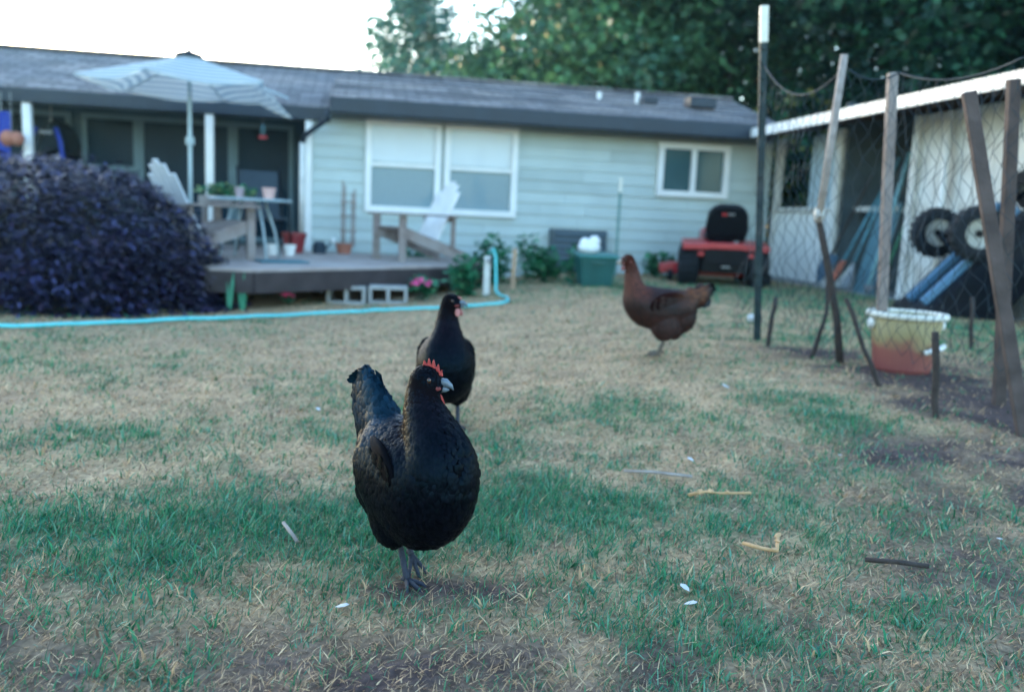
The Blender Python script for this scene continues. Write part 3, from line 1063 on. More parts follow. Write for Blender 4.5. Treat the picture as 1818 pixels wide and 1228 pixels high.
def wheel(parent, c, r, w, rim=mMetal, yaw=0):
    g = bpy.data.objects.new('wheel', None)
    COL.objects.link(g)
    g.parent = parent
    g.location = c
    g.rotation_euler = (R(90), 0, yaw)
    prof = [(r * .55, -w * .45), (r * .8, -w * .5), (r * .95, -w * .42), (r, -w * .2), (r, w * .2), (r * .95, w * .42), (r * .8, w * .5), (r * .55, w * .45)]
    tb = MB().lathe(prof, 28)
    for k in range(20):
        a = 2 * math.pi * k / 20
        for s in (-1, 1):
            tb.box((math.cos(a) * r, math.sin(a) * r, s * w * .22), (.02, .025, w * .42), (0, 0, a + s * .3))
    obj('tyre', tb, mTyre, g)
    obj('rim', MB().lathe([(r * .56, -w * .42), (r * .5, -w * .3), (r * .25, -w * .22), (.02, -w * .2), (.02, w * .2), (r * .25, w * .22), (r * .5, w * .3), (r * .56, w * .42)], 24), rim, g, smooth=True)
    obj('hub', MB().lathe([(0, -w * .3), (.03, -w * .3), (.03, w * .3), (0, w * .3)], 12), mBlack, g)
    return g


for s in (-1, 1):
    wheel(t, (-.25, s * .42, .25), .25, .25, mMetal)
    wheel(t, (.85, s * .36, .18), .18, .14, mTrim)
obj('chassis', MB().box((.25, 0, .3), (1.2, .4, .16)).box((-.38, 0, .31), (.22, .56, .3)), mBlack, t, bevel=.01)
fb = MB()
for s in (-1, 1):
    fb.add([(-.55, s * .2, .52), (-.55, s * .52, .50), (-.1, s * .52, .56), (.12, s * .5, .40), (.12, s * .2, .42), (-.1, s * .2, .58),
            (-.55, s * .2, .44), (-.55, s * .52, .43), (-.1, s * .52, .51), (.12, s * .5, .35), (.12, s * .2, .37), (-.1, s * .2, .53)],
           [(0, 1, 2, 5), (5, 2, 3, 4), (6, 11, 8, 7), (11, 10, 9, 8), (0, 6, 7, 1), (1, 7, 8, 2), (2, 8, 9, 3), (3, 9, 10, 4), (0, 5, 11, 6), (5, 4, 10, 11)])
fb.box((-.44, 0, .49), (.24, .42, .08))
obj('fender', fb, mRed, t, bevel=.012)
obj('rear_plate', MB().box((-.53, 0, .36), (.02, .5, .2)), mBlack, t, bevel=.005)
obj('hitch', MB().box((-.58, 0, .24), (.14, .1, .012)), mMetal, t)
prof_ = [(-.25, 0), (-.26, .12), (-.24, .28), (-.19, .37), (-.1, .405), (.1, .405), (.19, .37), (.24, .28), (.26, .12), (.25, 0)]
seat = obj('seat', MB().box((-.2, 0, .61), (.42, .48, .11)).prism(prof_, -.06, .06, Matrix.Translation((-.38, 0, .60)) @ Matrix.Rotation(R(-13), 4, 'Y') @ Matrix.Rotation(R(90), 4, 'Z') @ Matrix.Rotation(R(90), 4, 'X')), mBlack, t, bevel=.035)
obj('emblem', MB().box((-.518, .05, .87), (.006, .06, .03), (0, R(-13), 0)), mRed, seat)
obj('emblem', MB().box((-.521, -.03, .873), (.006, .08, .024), (0, R(-13), 0)), mMetal, seat)
obj('hood', MB().box((.72, 0, .55), (.62, .42, .32)).box((.98, 0, .52), (.14, .36, .22)), mRed, t, bevel=.05)
obj('dash', MB().box((.38, 0, .62), (.12, .36, .3)), mBlack, t, bevel=.03)
sw = MB().tube([(.36, 0, .72), (.24, 0, .88)], .018, 8)
ring = [(.24 + .1 * math.cos(a) * .8, .17 * math.sin(a), .88 + .1 * math.cos(a)) for a in [2 * math.pi * k / 18 for k in range(19)]]
sw.tube(ring, .013, 6, False)
obj('steering_wheel', sw, mBlack, t, smooth=True)
obj('cutting_deck', MB().prism([(.0, -.5), (.2, -.58), (.55, -.55), (.7, -.3), (.7, .3), (.6, .58), (.2, .62), (.02, .5)], .09, .24), mRed, t, bevel=.02)
obj('discharge_chute', MB().box((.3, .66, .17), (.36, .2, .12), (R(-12), 0, 0)), mRed, t, bevel=.02)
for s in (-1, 1):
    obj('gauge_wheel', MB().lathe([(0, -.03), (.07, -.03), (.07, .03), (0, .03)], 14, Matrix.Translation((.05, s * .62, .08)) @ Matrix.Rotation(R(90), 4, 'X')), mTyre, t)
    obj('tail_light', MB().box((-.548, s * .3, .385), (.012, .07, .05)), mRed, t, bevel=.005)

# ------------------------------------------------------------------ shed
sh = thing('open_shed', 'white open fronted shed with long white roof edge at the right', 'shed', hw(5.0, 0, 0), HA)
# local frame: x = away from the lawn, y = -v


def S(x, v, z):
    return (x, -v, z)


rb = MB()
vs = [S(-.7, .15, 2.2), S(-.7, 7.2, 2.2), S(3.4, 7.2, 3.0), S(3.4, .15, 3.0)]
slab(rb, vs, .06)
obj('roof', rb, mat('mossy roofing', (.26, .20, .15), .95, .35, 9, .4, col2=(.32, .28, .22)), sh)
obj('fascia', MB().box(S(-.725, 3.67, 2.135), (.035, 7.1, .12)), mTrim, sh)
obj('fascia', MB().span(S(-.7, .13, 2.13), S(3.4, .13, 2.93), .03, .12), mTrim, sh)
for k in range(9):
    obj('rafter', MB().span(S(-.68, .4 + k * .8, 2.09), S(3.3, .4 + k * .8, 2.87), .045, .09), mWoodDark, sh)
for vv, w in ((.02, .1), (1.68, .13), (3.26, .1)):
    obj('post', MB().box(S(0, vv, 1.08), (.1, w, 2.1)), mWhiteDirty, sh, bevel=.005)
obj('side_panel', MB().box(S(.01, 1.28, 1.6), (.04, .62, 1.0)), mat('pale blue board', (.42, .52, .56), .6, .1, 5), sh)
obj('panel_cap', MB().box(S(-.01, .85, 1.12), (.12, 1.55, .05)), mWhiteDirty, sh)
for k in range(16):
    obj('bead_board', MB().box(S(.0, .125 + k * .095, .6), (.03, .088, .98)), mTrim, sh, bevel=.006)
obj('base_board', MB().box(S(-.0, .85, .1), (.05, 1.6, .1)), mConcrete, sh)
for k in range(20):
    obj('wall_board', MB().box(S(.03, 3.37 + k * .145, 1.1), (.03, .139, 2.06)), mWhiteDirty, sh, bevel=.005)
obj('wall_pole', MB().tube([S(-.06, 3.87, .1), S(-.06, 3.82, 2.02)], .035, 10), mTrim, sh, smooth=True)
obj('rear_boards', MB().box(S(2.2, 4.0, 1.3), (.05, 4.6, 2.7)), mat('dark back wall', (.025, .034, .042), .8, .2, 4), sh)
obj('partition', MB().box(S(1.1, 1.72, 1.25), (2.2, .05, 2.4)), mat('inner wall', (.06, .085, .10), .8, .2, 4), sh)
obj('shelf', MB().box(S(.35, 2.2, 1.13), (.3, .9, .06)), mWhiteDirty, sh)
obj('floor_slab', MB().box(S(1.3, 3.4, .06), (2.9, 7.0, .1)), mConcrete, sh)
for x, vv in ((2.9, .2), (2.9, 1.6), (3.2, 7.0), (-.0, 7.0)):
    obj('post', MB().box(S(x, vv, 1.2), (.1, .1, 2.4 + x * .1)), mWhiteDirty, sh)


def tool(name, label, p0, p1, headfn, m_=mStickDark, r=.016):
    t = thing(name, label, 'tool', (0, 0, 0), 0, 'garden tools leaning in the shed')
    obj('handle', MB().tube([p0, p1], r, 7), m_, t, smooth=True)
    headfn(t, Vector(p0), Vector(p1))
    return t


def blade_head(w, h, m_):
    def f(t, a, b_):
        d = (b_ - a).normalized()
        sd_ = Vector((math.sin(HA), -math.cos(HA), 0))
        mb = MB()
        q = [a - sd_ * w / 2, a + sd_ * w / 2, a + sd_ * w * .45 - d * h * .6, a - d * h, a - sd_ * w * .45 - d * h * .6]
        th = d.cross(sd_).normalized() * .008
        mb.add([p + th for p in q] + [p - th for p in q], [(0, 1, 2, 3, 4), (9, 8, 7, 6, 5)] + [(i, (i + 1) % 5, 5 + (i + 1) % 5, 5 + i) for i in range(5)])
        obj('blade', mb, m_, t)
    return f


def rake_head(t, a, b_):
    d = (b_ - a).normalized()
    sd_ = Vector((math.sin(HA), -math.cos(HA), 0))
    mb = MB()
    for k in range(11):
        q = (k - 5) / 5
        mb.tube([a, a - d * .2 + sd_ * q * .14, a - d * .34 + sd_ * q * .2], .006, 5)
    obj('tines', mb, mMetal, t)


mBlueT = mat('blue handle', (.10, .28, .36), .6, .15, 8)
fz = .12
tool('shovel', 'shovel with broad dark blue blade leaning at the corner post of the shed', hw(4.85, 1.95, fz + .42), hw(5.2, 2.1, 1.55), blade_head(.34, .4, mat('blue steel', (.05, .10, .15), .5, .2, 8)))
tool('spade', 'orange bladed spade leaning next to the dark blue shovel', hw(4.84, 2.25, fz + .36), hw(5.3, 2.3, 1.5), blade_head(.12, .35, mat('orange steel', (.42, .12, .07), .6, .2, 8)), mBlueT)
tool('leaf_rake', 'leaf rake with fanned tines leaning in the shed bay', hw(4.8, 2.55, fz + .36), hw(5.35, 2.4, 1.75), rake_head, mBlueT)
tool('hoe', 'long pale blue handled tool leaning behind the wooden post', hw(4.9, 2.75, fz + .1), hw(5.35, 2.6, 1.8), blade_head(.16, .1, mMetal), mat('pale blue handle', (.22, .42, .48), .6, .12, 8), .026)
tool('push_broom', 'green handled tool leaning at the right end of the shed bay', hw(4.9, 3.0, fz + .15), hw(5.25, 3.1, 1.6), blade_head(.2, .12, mStickDark), mat('green handle', (.05, .22, .12), .6, .15, 8))
tag(obj('plastic_sheet', MB().box((0, 0, .62), (.04, .38, 1.2), (0, R(14), R(5))), mat('teal board', (.09, .20, .25), .45, .12, 4), None, loc=hw(5.12, 2.5, 0), rz=HA, bevel=.01), 'pale teal board leaning behind the garden tools', 'board')
tag(obj('green_bin', MB().lathe([(0, 0), (.2, 0), (.24, .5), (.26, .5), (.26, .56), (0, .58)], 20), mat('bright green plastic', (.03, .32, .12), .4, .1, 6), None, loc=gp(4.42, 6.95)), 'bright green tub at the right edge behind the brown boards', 'tub')

# ------------------------------------------------------------------ tipped cart
c = thing('utility_cart', 'dark blue utility cart tipped up on its end against the shed wall', 'cart', (3.75, 8.1, .12), R(-5))
# local: stands on its rear lip, bed leaning back to the right; x right, y away, z up
mCart = mat('dark cart steel', (.005, .007, .014), .5, .3, 8, .1, spec=.2)
mRail = mat('pale blue rail', (.085, .20, .32), .4, .12, 6)
tl = R(42)     # lean from vertical towards +x


def K(s, y, h=0):
    """s along the bed, y across, h off the underside (towards upper left)"""
    return Vector((math.sin(tl) * s - math.cos(tl) * h, y, math.cos(tl) * s + math.sin(tl) * h))


up_k = K(0, 0, 1) - K(0, 0, 0)
obj('bed', MB().span(K(.02, 0, 0), K(1.3, 0, 0), .78, .03, up_k), mCart, c, bevel=.008)
for y in (-.39, .39):
    obj('side_panel', MB().span(K(.05, y, -.24), K(1.3, y, -.24), .025, .46, up_k), mCart, c, bevel=.006)
obj('end_panel', MB().span(K(1.3, -.38, -.24), K(1.3, .38, -.24), .025, .46, up_k), mCart, c)
obj('tail_lip', MB().span(K(.03, -.42, .0), K(.03, .42, .0), .07, .05, up_k), mBlack, c)
for y in (-.3, .05):
    obj('rail', MB().span(K(.08, y, .06), K(.74, y, .06), .075, .07, up_k), mRail, c, bevel=.008)
for s in (.95, 1.15):
    obj('cross_rib', MB().span(K(s, -.38, .035), K(s, .38, .035), .05, .04, up_k), mCart, c)
obj('axle', MB().tube([K(.78, -.5, .22), K(.78, .5, .22)], .02, 8), mBlack, c)
for y in (-.3, .3):
    obj('axle_bracket', MB().span(K(.78, y, .02), K(.78, y, .24), .06, .12), mCart, c)
mRim = mat('dusty beige rim', (.40, .38, .33), .6, .15, 9)
for y in (-.46, .46):
    g = wheel(c, K(.78, y, .24), .235, .17, mRim)
obj('tongue', MB().tube([K(.7, 0, .09), K(1.35, 0, .1), K(1.75, 0, .02)], .025, 8), mBlack, c, smooth=True)
obj('hitch_box', MB().span(K(1.0, -.16, .09), K(1.25, -.16, .09), .12, .09, up_k), mRail, c, bevel=.01)
obj('hitch_box', MB().span(K(1.02, .2, .09), K(1.3, .2, .09), .1, .08, up_k), mRail, c, bevel=.01)
obj('spare_wheel', MB().lathe([(.07, -.05), (.17, -.06), (.19, 0), (.17, .06), (.07, .05)], 22, Matrix.Translation(K(1.48, -.05, .1)) @ Matrix.Rotation(R(75), 4, 'Y')), mTyre, c)
obj('skid_plate', MB().span(K(.3, -.45, -.5), K(.02, -.45, -.7), .3, .02, up_k), mRail, c)

# ------------------------------------------------------------------ pen: posts, stakes, net, bucket
t = thing('steel_post', 'tall dark green steel fence post with cream tip at the pen corner', 'fence post', gp(1.58, 5.45))
lean = Vector((-.14, .0, 2.05))
sp = MB()
sp.span((0, 0, -.1), lean * .895, .045, .012, (0, 1, 0)).span((0, .018, -.1), lean * .895 + Vector((0, .018, 0)), .01, .036, (0, 1, 0))
for k in range(20):
    sp.box(lean * (.08 + k * .042) + Vector((0, -.012, 0)), (.02, .018, .02))
obj('shaft', sp, mPost, t)
obj('tip', MB().span(lean * .895, lean, .05, .03, (0, 1, 0)), mCream, t, bevel=.004)


def stick(name, label, pts, r, m_, cat='stick', group=None, seed=0, n=9):
    rg = random.Random(seed)
    P = []
    for i in range(len(pts) - 1):
        a, b_ = Vector(pts[i]), Vector(pts[i + 1])
        for s in range(6):
            P.append(a.lerp(b_, s / 6) + Vector((rg.uniform(-1, 1), rg.uniform(-1, 1), 0)) * .005)
    P.append(Vector(pts[-1]))
    k = len(P)
    rr = [r[0] + (r[1] - r[0]) * i / (k - 1) + rg.uniform(-1, 1) * r[0] * .08 for i in range(k)]
    return tag(obj(name, MB().tube(P, rr, n), m_, None, smooth=True), label, cat, group)


g = lambda x, y, d=-.06: tuple(gp(x, y, d))
kt = thing('jointed_pole', 'crooked pole of two sticks, pale upper half leaning right, dark lower half', 'pole', gp(1.82, 4.64))
stk = MB().tube([(-.22, -.04, .76), (-.2, -.04, 1.1), (-.17, -.04, 1.62)], [.019, .021, .02], 9)
obj('upper_stick', stk, mStick, kt, smooth=True)
stk = MB().tube([(0, 0, -.08), (-.06, -.01, .25), (-.16, -.02, .6), (-.225, -.015, .82)], [.021, .02, .019, .017], 9)
obj('lower_stick', stk, mStickDark, kt, smooth=True)
obj('tie', MB().lathe([(.03, .77), (.032, .8), (.03, .83)], 10, Matrix.Translation((-.215, -.028, 0))), mMetal, kt)
tag(obj('wooden_post', MB().span((0, 0, 0), (-.085, .02, 1.5), .048, .045, (0, 1, 0)), mWoodGrey, None, loc=gp(1.985, 4.56, .03), bevel=.006), 'straight weathered wooden post standing in the tub', 'post')
tag(obj('leaning_board', MB().span((0, 0, 0), (-.32, .14, 1.36), .052, .028, (0, 1, .2)), mWoodBrown, None, loc=gp(2.03, 3.26, -.05), bevel=.004), 'brown board leaning left at the right edge of the pen', 'board')
tag(obj('upright_board', MB().span((0, 0, 0), (-.12, 0.0, 1.45), .05, .035, (0, 1, 0)), mWoodBrown, None, loc=gp(2.19, 3.75, -.05), bevel=.004), 'upright brown board behind the leaning board', 'board')
stick('stake', 'short dark stake right beside the tall steel post', [g(1.56, 5.19), tuple(gp(1.59, 5.19, .3))], (0.0135, 0.0135), mStickDark, 'stake', 'pen stakes', 1)
stick('stake', 'dark stake slanting right with thin top, between steel post and jointed pole', [g(1.69, 4.8), tuple(gp(1.77, 4.82, .26)), tuple(gp(1.77, 4.85, .48))], (0.0150, 0.0083), mStickDark, 'stake', 'pen stakes', 2)
stick('stake', 'dark stake leaning left in front of the tub', [g(1.8, 4.04), tuple(gp(1.6, 4.12, .40))], (0.0120, 0.0105), mStickDark, 'stake', 'pen stakes', 3)
stick('stake', 'dark upright stake at the front right of the tub', [g(1.79, 3.5), tuple(gp(1.74, 3.5, .36))], (0.0150, 0.0142), mStickDark, 'stake', 'pen stakes', 4)
stick('stake', 'short dark stake in the grass in front of the tipped cart', [g(2.99, 5.51), tuple(gp(2.95, 5.51, .34))], (0.0150, 0.0135), mStickDark, 'stake', 'pen stakes', 5)

# tub
t = thing('feed_tub', 'yellowish white plastic tub with reddish lower half inside the pen', 'tub', gp(2.08, 4.5))
mTub = bpy.data.materials.new('stained tub plastic')
mTub.use_nodes = True
n, l = mTub.node_tree.nodes, mTub.node_tree.links
bs = n['Principled BSDF']
bs.inputs['Roughness'].default_value = .45
bs.inputs['Subsurface Weight'].default_value = .0
tc = n.new('ShaderNodeTexCoord')
sx = n.new('ShaderNodeSeparateXYZ')
l.new(tc.outputs['Object'], sx.inputs[0])
nz = n.new('ShaderNodeTexNoise')
nz.inputs['Scale'].default_value = 6
nz.inputs['Detail'].default_value = 6
l.new(tc.outputs['Object'], nz.inputs['Vector'])
ad = n.new('ShaderNodeMath')
ad.operation = 'MULTIPLY_ADD'
ad.inputs[1].default_value = .26
l.new(nz.outputs[0], ad.inputs[0])
l.new(sx.outputs['Z'], ad.inputs[2])
cr = n.new('ShaderNodeValToRGB')
cr.color_ramp.elements[0].position = .1
cr.color_ramp.elements[0].color = (.22, .06, .06, 1)
cr.color_ramp.elements[1].position = .44
cr.color_ramp.elements[1].color = (.46, .40, .24, 1)
e = cr.color_ramp.elements.new(.24)
e.color = (.28, .09, .07, 1)
e = cr.color_ramp.elements.new(.31)
e.color = (.34, .27, .13, 1)
l.new(ad.outputs[0], cr.inputs[0])
l.new(cr.outputs[0], bs.inputs['Base Color'])
obj('shell', MB().lathe([(0, 0), (.135, 0), (.145, .02), (.18, .30), (.17, .30), (.138, .03), (0, .03)], 32), mTub, t, smooth=False)
obj('rim', MB().lathe([(.176, .285), (.2, .285), (.205, .30), (.2, .315), (.172, .315), (.170, .30)], 32), mat('pale rim plastic', (.70, .68, .60), .4, .08, 8), t, smooth=True)
obj('contents', MB().lathe([(0, .17), (.155, .165)], 24), mat('murky contents', (.40, .34, .16), .3, .2, 12), t)
obj('handle', MB().tube([(.03, -.172, .12), (.06, -.185, .135), (.12, -.165, .15), (.15, -.12, .155)], .014, 8), mTrim, t, smooth=True)
for s in (-1, 1):
    obj('lug', MB().ell((s * .185, 0, .25), (.02, .03, .03)), mTrim, t)

# net: diamond mesh hung along the pen, sagging between its supports
sup = [(1.46, 5.45, 1.82), (1.66, 4.6, 1.66), (1.9, 4.5, 1.62), (2.08, 3.72, 1.56), (2.75, 3.2, 1.72), (3.6, 2.8, 1.6)]
sagd = [.17, .05, .06, .05, .04]
top = []
for i in range(len(sup) - 1):
    a, b_ = Vector(sup[i]), Vector(sup[i + 1])
    for s in range(20):
        q = s / 20
        p = a.lerp(b_, q)
        p.z -= sagd[i] * 4 * q * (1 - q)
        top.append(p)
top.append(Vector(sup[-1]))
acc = [0]
for a, b_ in zip(top, top[1:]):
    acc.append(acc[-1] + math.hypot(b_.x - a.x, b_.y - a.y))
TL = acc[-1]


def net_pt(s, d):
    s = max(0, min(TL, s))
    i = max(j for j in range(len(acc)) if acc[j] <= s + 1e-9)
    i = min(i, len(acc) - 2)
    q = (s - acc[i]) / max(1e-6, acc[i + 1] - acc[i])
    p = top[i].lerp(top[i + 1], q)
    zg = float(gz0(p.x, p.y)) + .1
    zt = p.z
    z = zt - d * (zt - zg) / 1.6
    wob = .05 * math.sin(s * 5 + d * 3.1) + .025 * math.sin(s * 11 - d * 6) + .012 * math.sin(s * 31 + d * 17)
    return Vector((p.x + wob * (.2 + d * .5) + .018 * math.sin(d * 23 + s * 7), p.y + wob * .4, z - .03 * math.sin(s * 9) * d))


nb = MB()
cs, cd = .072, .075
ns, nd = int(TL / cs), int(1.6 / cd)
P = {}
for i in range(ns + 1):
    for j in range(nd + 1):
        P[i, j] = net_pt((i + .5 * (j % 2)) * cs, j * cd)
rw = .0016
for i in range(ns):
    for j in range(nd):
        if j % 2 == 0:
            ends = [(i, j + 1)] + ([(i - 1, j + 1)] if i > 0 else [])
        else:
            ends = [(i, j + 1), (i + 1, j + 1)]
        for e_ in ends:
            nb.tube([P[i, j], P[e_]], rw, 3, False)
nt = thing('pen_netting', 'dark sagging diamond mesh netting hung around the poultry pen', 'netting', (0, 0, 0))
obj('mesh', nb, mat('dark net cord', (.012, .026, .036), .6, .15, 9), nt)
obj('top_cord', MB().tube([p + Vector((0, 0, .004)) for p in top], .005, 5), bpy.data.materials['dark net cord'], nt, smooth=True)
# ------------------------------------------------------------------ trees
def tree(name, label, loc, h, cr, z0, ncl, per, leaf, cols, seed, conifer=False, trunk_r=.18, sig=.42, group='trees behind the house', flat=.7):
    rg = np.random.default_rng(seed)
    t = thing(name, label, 'tree', loc, rg.uniform(0, 6), group)
    tb = MB()
    k = 7
    pts = [(rg.normal(0, .08) * i, rg.normal(0, .08) * i, -.3 + (h * .93 + .3) * i / k) for i in range(k + 1)]
    tb.tube(pts, [trunk_r * (1 - .88 * i / k) for i in range(k + 1)], 9)
    ctr = []
    nb_ = 34 if not conifer else 60
    for i in range(nb_):
        f = (i + rg.random()) / nb_
        zb = z0 * .8 + (h * .95 - z0 * .8) * f
        a = i * 2.4 + rg.uniform(-.4, .4)
        if conifer:
            L = cr * (1.02 - f) ** .8 * rg.uniform(.6, 1.15)
            rise = -.12 * L
        else:
            q = (zb - z0) / max(.1, h - z0)
            L = cr * math.sqrt(max(.05, 1 - (2 * q - .85) ** 2)) * rg.uniform(.6, 1.05)
            rise = L * rg.uniform(.15, .5)
        tx, ty = np.interp(zb, [p[2] for p in pts], [p[0] for p in pts]), np.interp(zb, [p[2] for p in pts], [p[1] for p in pts])
        e1 = (tx + math.cos(a) * L * .5, ty + math.sin(a) * L * .5, zb + rise * .6)
        e2 = (tx + math.cos(a + .15) * L, ty + math.sin(a + .15) * L, zb + rise * (.9 if not conifer else 1.4))
        r0 = trunk_r * .38 * (1 - .7 * f)
        tb.tube([(tx, ty, zb), e1, e2], [r0, r0 * .6, r0 * .15], 5)
        m_ = max(3, int(ncl / nb_ * (.4 + L / cr)))
        for j in range(m_):
            q = rg.uniform(.25, 1.05)
            p = np.array([tx, ty, zb]) * (1 - q) + np.array(e2) * q
            sp_ = sig * (.6 if conifer else 1.5) * (.5 + .5 * q)
            ctr.append(p + rg.normal(0, sp_, 3) * np.array([1, 1, .35 if conifer else .8]))
    ctr = np.array(ctr)
    n_ = len(ctr) * per
    ci = np.repeat(np.arange(len(ctr)), per)
    c_ = ctr[ci] + rg.normal(0, 1, (n_, 3)) * np.array([sig, sig, sig * flat])
    a = rg.uniform(0, 6.28, n_)
    el = rg.uniform(-1.0, .5, n_)
    L = leaf * rg.uniform(.6, 1.5, n_)
    d = np.stack([np.cos(a) * np.cos(el), np.sin(a) * np.cos(el), np.sin(el)], 1)
    s = np.cross(d, rg.normal(0, 1, (n_, 3)))
    s /= np.linalg.norm(s, axis=1, keepdims=True) + 1e-6
    w = (L * (.2 if conifer else .36))[:, None]
    L = L[:, None]
    V = np.stack([c_, c_ + d * L * .45 + s * w, c_ + d * L, c_ + d * L * .45 - s * w], 1).reshape(-1, 3)
    b_ = (np.arange(n_) * 4)[:, None]
    T = np.concatenate([b_ + [0, 1, 2], b_ + [0, 2, 3]])
    cc = np.array(cols)[rg.integers(0, len(cols), len(ctr))][ci] * rg.uniform(.6, 1.35, (n_, 1))
    npmesh('crown', V, T, mLeaf, np.repeat(cc, 4, 0), t)
    obj('trunk', tb, mBark, t, smooth=True)
    return t


TG = [(.06, .17, .09), (.08, .22, .10), (.045, .13, .08), (.10, .25, .11), (.05, .16, .11)]
TD = [(.014, .055, .035), (.022, .09, .045), (.010, .035, .025), (.04, .14, .065)]
tree('conifer_tree', 'lone feathery blue green tree against the bright sky left of the wood', (-3.7, 31, -.2), 10.2, 3.7, 2.0, 420, 40, .28, [(.06, .2, .15), (.08, .23, .16), (.05, .16, .13)], 3, True, .2, .34)
tl_ = [((2.3, 25, 0), 12.5, 3.3, 'tall dense tree at the left edge of the wood', TG),
       ((2.1, 21.5, 0), 11.5, 2.9, 'dense green tree behind the middle of the house roof', TG),
       ((5.6, 23.5, 0), 13, 3.6, 'broad green tree behind the right end of the house', TG),
       ((7.6, 18.6, 0), 11, 2.9, 'dark tree above the junction of house and shed', TD),
       ((10.6, 21, 0), 13, 3.6, 'tall dark tree behind the shed roof', TD),
       ((11.6, 15.5, 0), 11, 3.0, 'dark tree over the right end of the shed', TD),
       ((15, 18.5, 0), 13, 3.6, 'dark tree at the far right edge', TD),
       ((-.9, 26, 0), 5.6, 2.2, 'low hazy tree between the lone tree and the wood', TG),
       ((4.6, 29.5, 0), 14, 4.0, 'tall pale green tree behind the front row', TG),
       ((8.4, 28, 0), 15, 4.2, 'tall tree in the back row of the wood', TD),
       ((14.5, 26, 0), 15, 4.4, 'dark back row tree at the right', TD)]
for k, (p, h, cr_, lab, cl) in enumerate(tl_):
    tree('broadleaf_tree', lab, p, h, cr_, 1.6, 330, 60, .19, cl, 20 + k, trunk_r=.2)
for k, (x, y, rx, h, lab) in enumerate(((8.3, 14.6, 1.0, 2.6, 'dark green bush seen through the left opening of the shed'), (5.3, 17.4, 1.3, 3.2, 'tall bush behind the gap of house and shed'))):
    plant('bush', lab, gp(x, y), rx, rx, h, 5200, .2, 90 + k, TD + [(.2, .2, .06)], 'bush')

# purple weeping maple
t = thing('weeping_maple', 'mounded dark purple weeping maple beside the deck', 'shrub', gp(-4.35, 7.75))
rg = np.random.default_rng(77)
ctr = []
for i in range(560):
    a = rg.uniform(0, 6.28)
    q = rg.uniform(0, 1) ** .55
    rr_ = 1.62 * q
    zt = 1.16 * math.sqrt(max(0, 1 - (q * .97) ** 2.4)) + .08
    zz = zt * min(1, rg.choice([.12, .34, .55, .75, .9, 1.0]) + rg.normal(0, .025))
    ctr.append((math.cos(a) * rr_, math.sin(a) * rr_ * .85, zz, a, q))
for i in range(260):
    a = rg.uniform(0, 6.28)
    q = rg.uniform(.72, 1.0)
    ctr.append((math.cos(a) * 1.6 * q, math.sin(a) * 1.36 * q, rg.uniform(.03, .45), a, q))
ctr = np.array(ctr)
per = 62
ci = np.repeat(np.arange(len(ctr)), per)
n_ = len(ci)
off = rg.normal(0, 1, (n_, 3)) * np.array([.13, .13, .035])
out = np.stack([np.cos(ctr[ci, 3]), np.sin(ctr[ci, 3])], 1)
run = (off[:, :2] * out).sum(1)
pos = ctr[ci, :3] + off
pos[:, 2] -= np.abs(run) * .25 + run * (.3 + .9 * ctr[ci, 4])
pos[:, 2] = np.maximum(pos[:, 2], .03)
a = ctr[ci, 3] + rg.normal(0, .9, n_)
el = rg.uniform(-.75, .2, n_)
d = np.stack([np.cos(a) * np.cos(el), np.sin(a) * np.cos(el), np.sin(el)], 1)
s = np.stack([-np.sin(a), np.cos(a), rg.uniform(-.5, .5, n_)], 1)
L = (rg.uniform(.035, .1, n_) * rg.uniform(.8, 1.25, len(ctr))[ci])[:, None]
w = L * .22
V = np.stack([pos, pos + d * L * .45 + s * w, pos + d * L, pos + d * L * .45 - s * w], 1).reshape(-1, 3)
b_ = (np.arange(n_) * 4)[:, None]
T = np.concatenate([b_ + [0, 1, 2], b_ + [0, 2, 3]])
pc = np.array([(.013, .014, .042), (.022, .023, .066), (.007, .007, .02), (.04, .042, .10), (.028, .018, .045)])[rg.integers(0, 5, len(ctr))][ci] * rg.uniform(.5, 1.7, (n_, 1)) * rg.uniform(.55, 1.5, (len(ctr), 1))[ci]
npmesh('foliage', V, T, attr_mat('maple leaves', .5, .4, trans=.12), np.repeat(pc, 4, 0), t)
tb = MB()
tb.tube([(0, 0, -.1), (.05, .02, .3), (-.03, .0, .6)], [.09, .08, .07], 9)
for i in range(14):
    a = i * .45 + .2
    L = rg.uniform(.7, 1.3)
    tb.tube([(0, 0, .5), (math.cos(a) * L * .4, math.sin(a) * L * .4, .9), (math.cos(a) * L * .8, math.sin(a) * L * .8, .7), (math.cos(a) * L, math.sin(a) * L, .4)], [.03, .02, .012, .004], 5)
obj('trunk', tb, mStickDark, t, smooth=True)


# ------------------------------------------------------------------ hens
def cr_interp(rows, m_):
    """Catmull-Rom through parameter rows"""
    rows = np.array(rows, float)
    out = []
    n_ = len(rows)
    for i in range(n_ - 1):
        p0, p1, p2, p3 = rows[max(i - 1, 0)], rows[i], rows[i + 1], rows[min(i + 2, n_ - 1)]
        for s_ in range(m_):
            q = s_ / m_
            out.append(.5 * (2 * p1 + (p2 - p0) * q + (2 * p0 - 5 * p1 + 4 * p2 - p3) * q * q + (3 * p1 - p0 - 3 * p2 + p3) * q ** 3))
    out.append(rows[-1])
    return np.array(out)


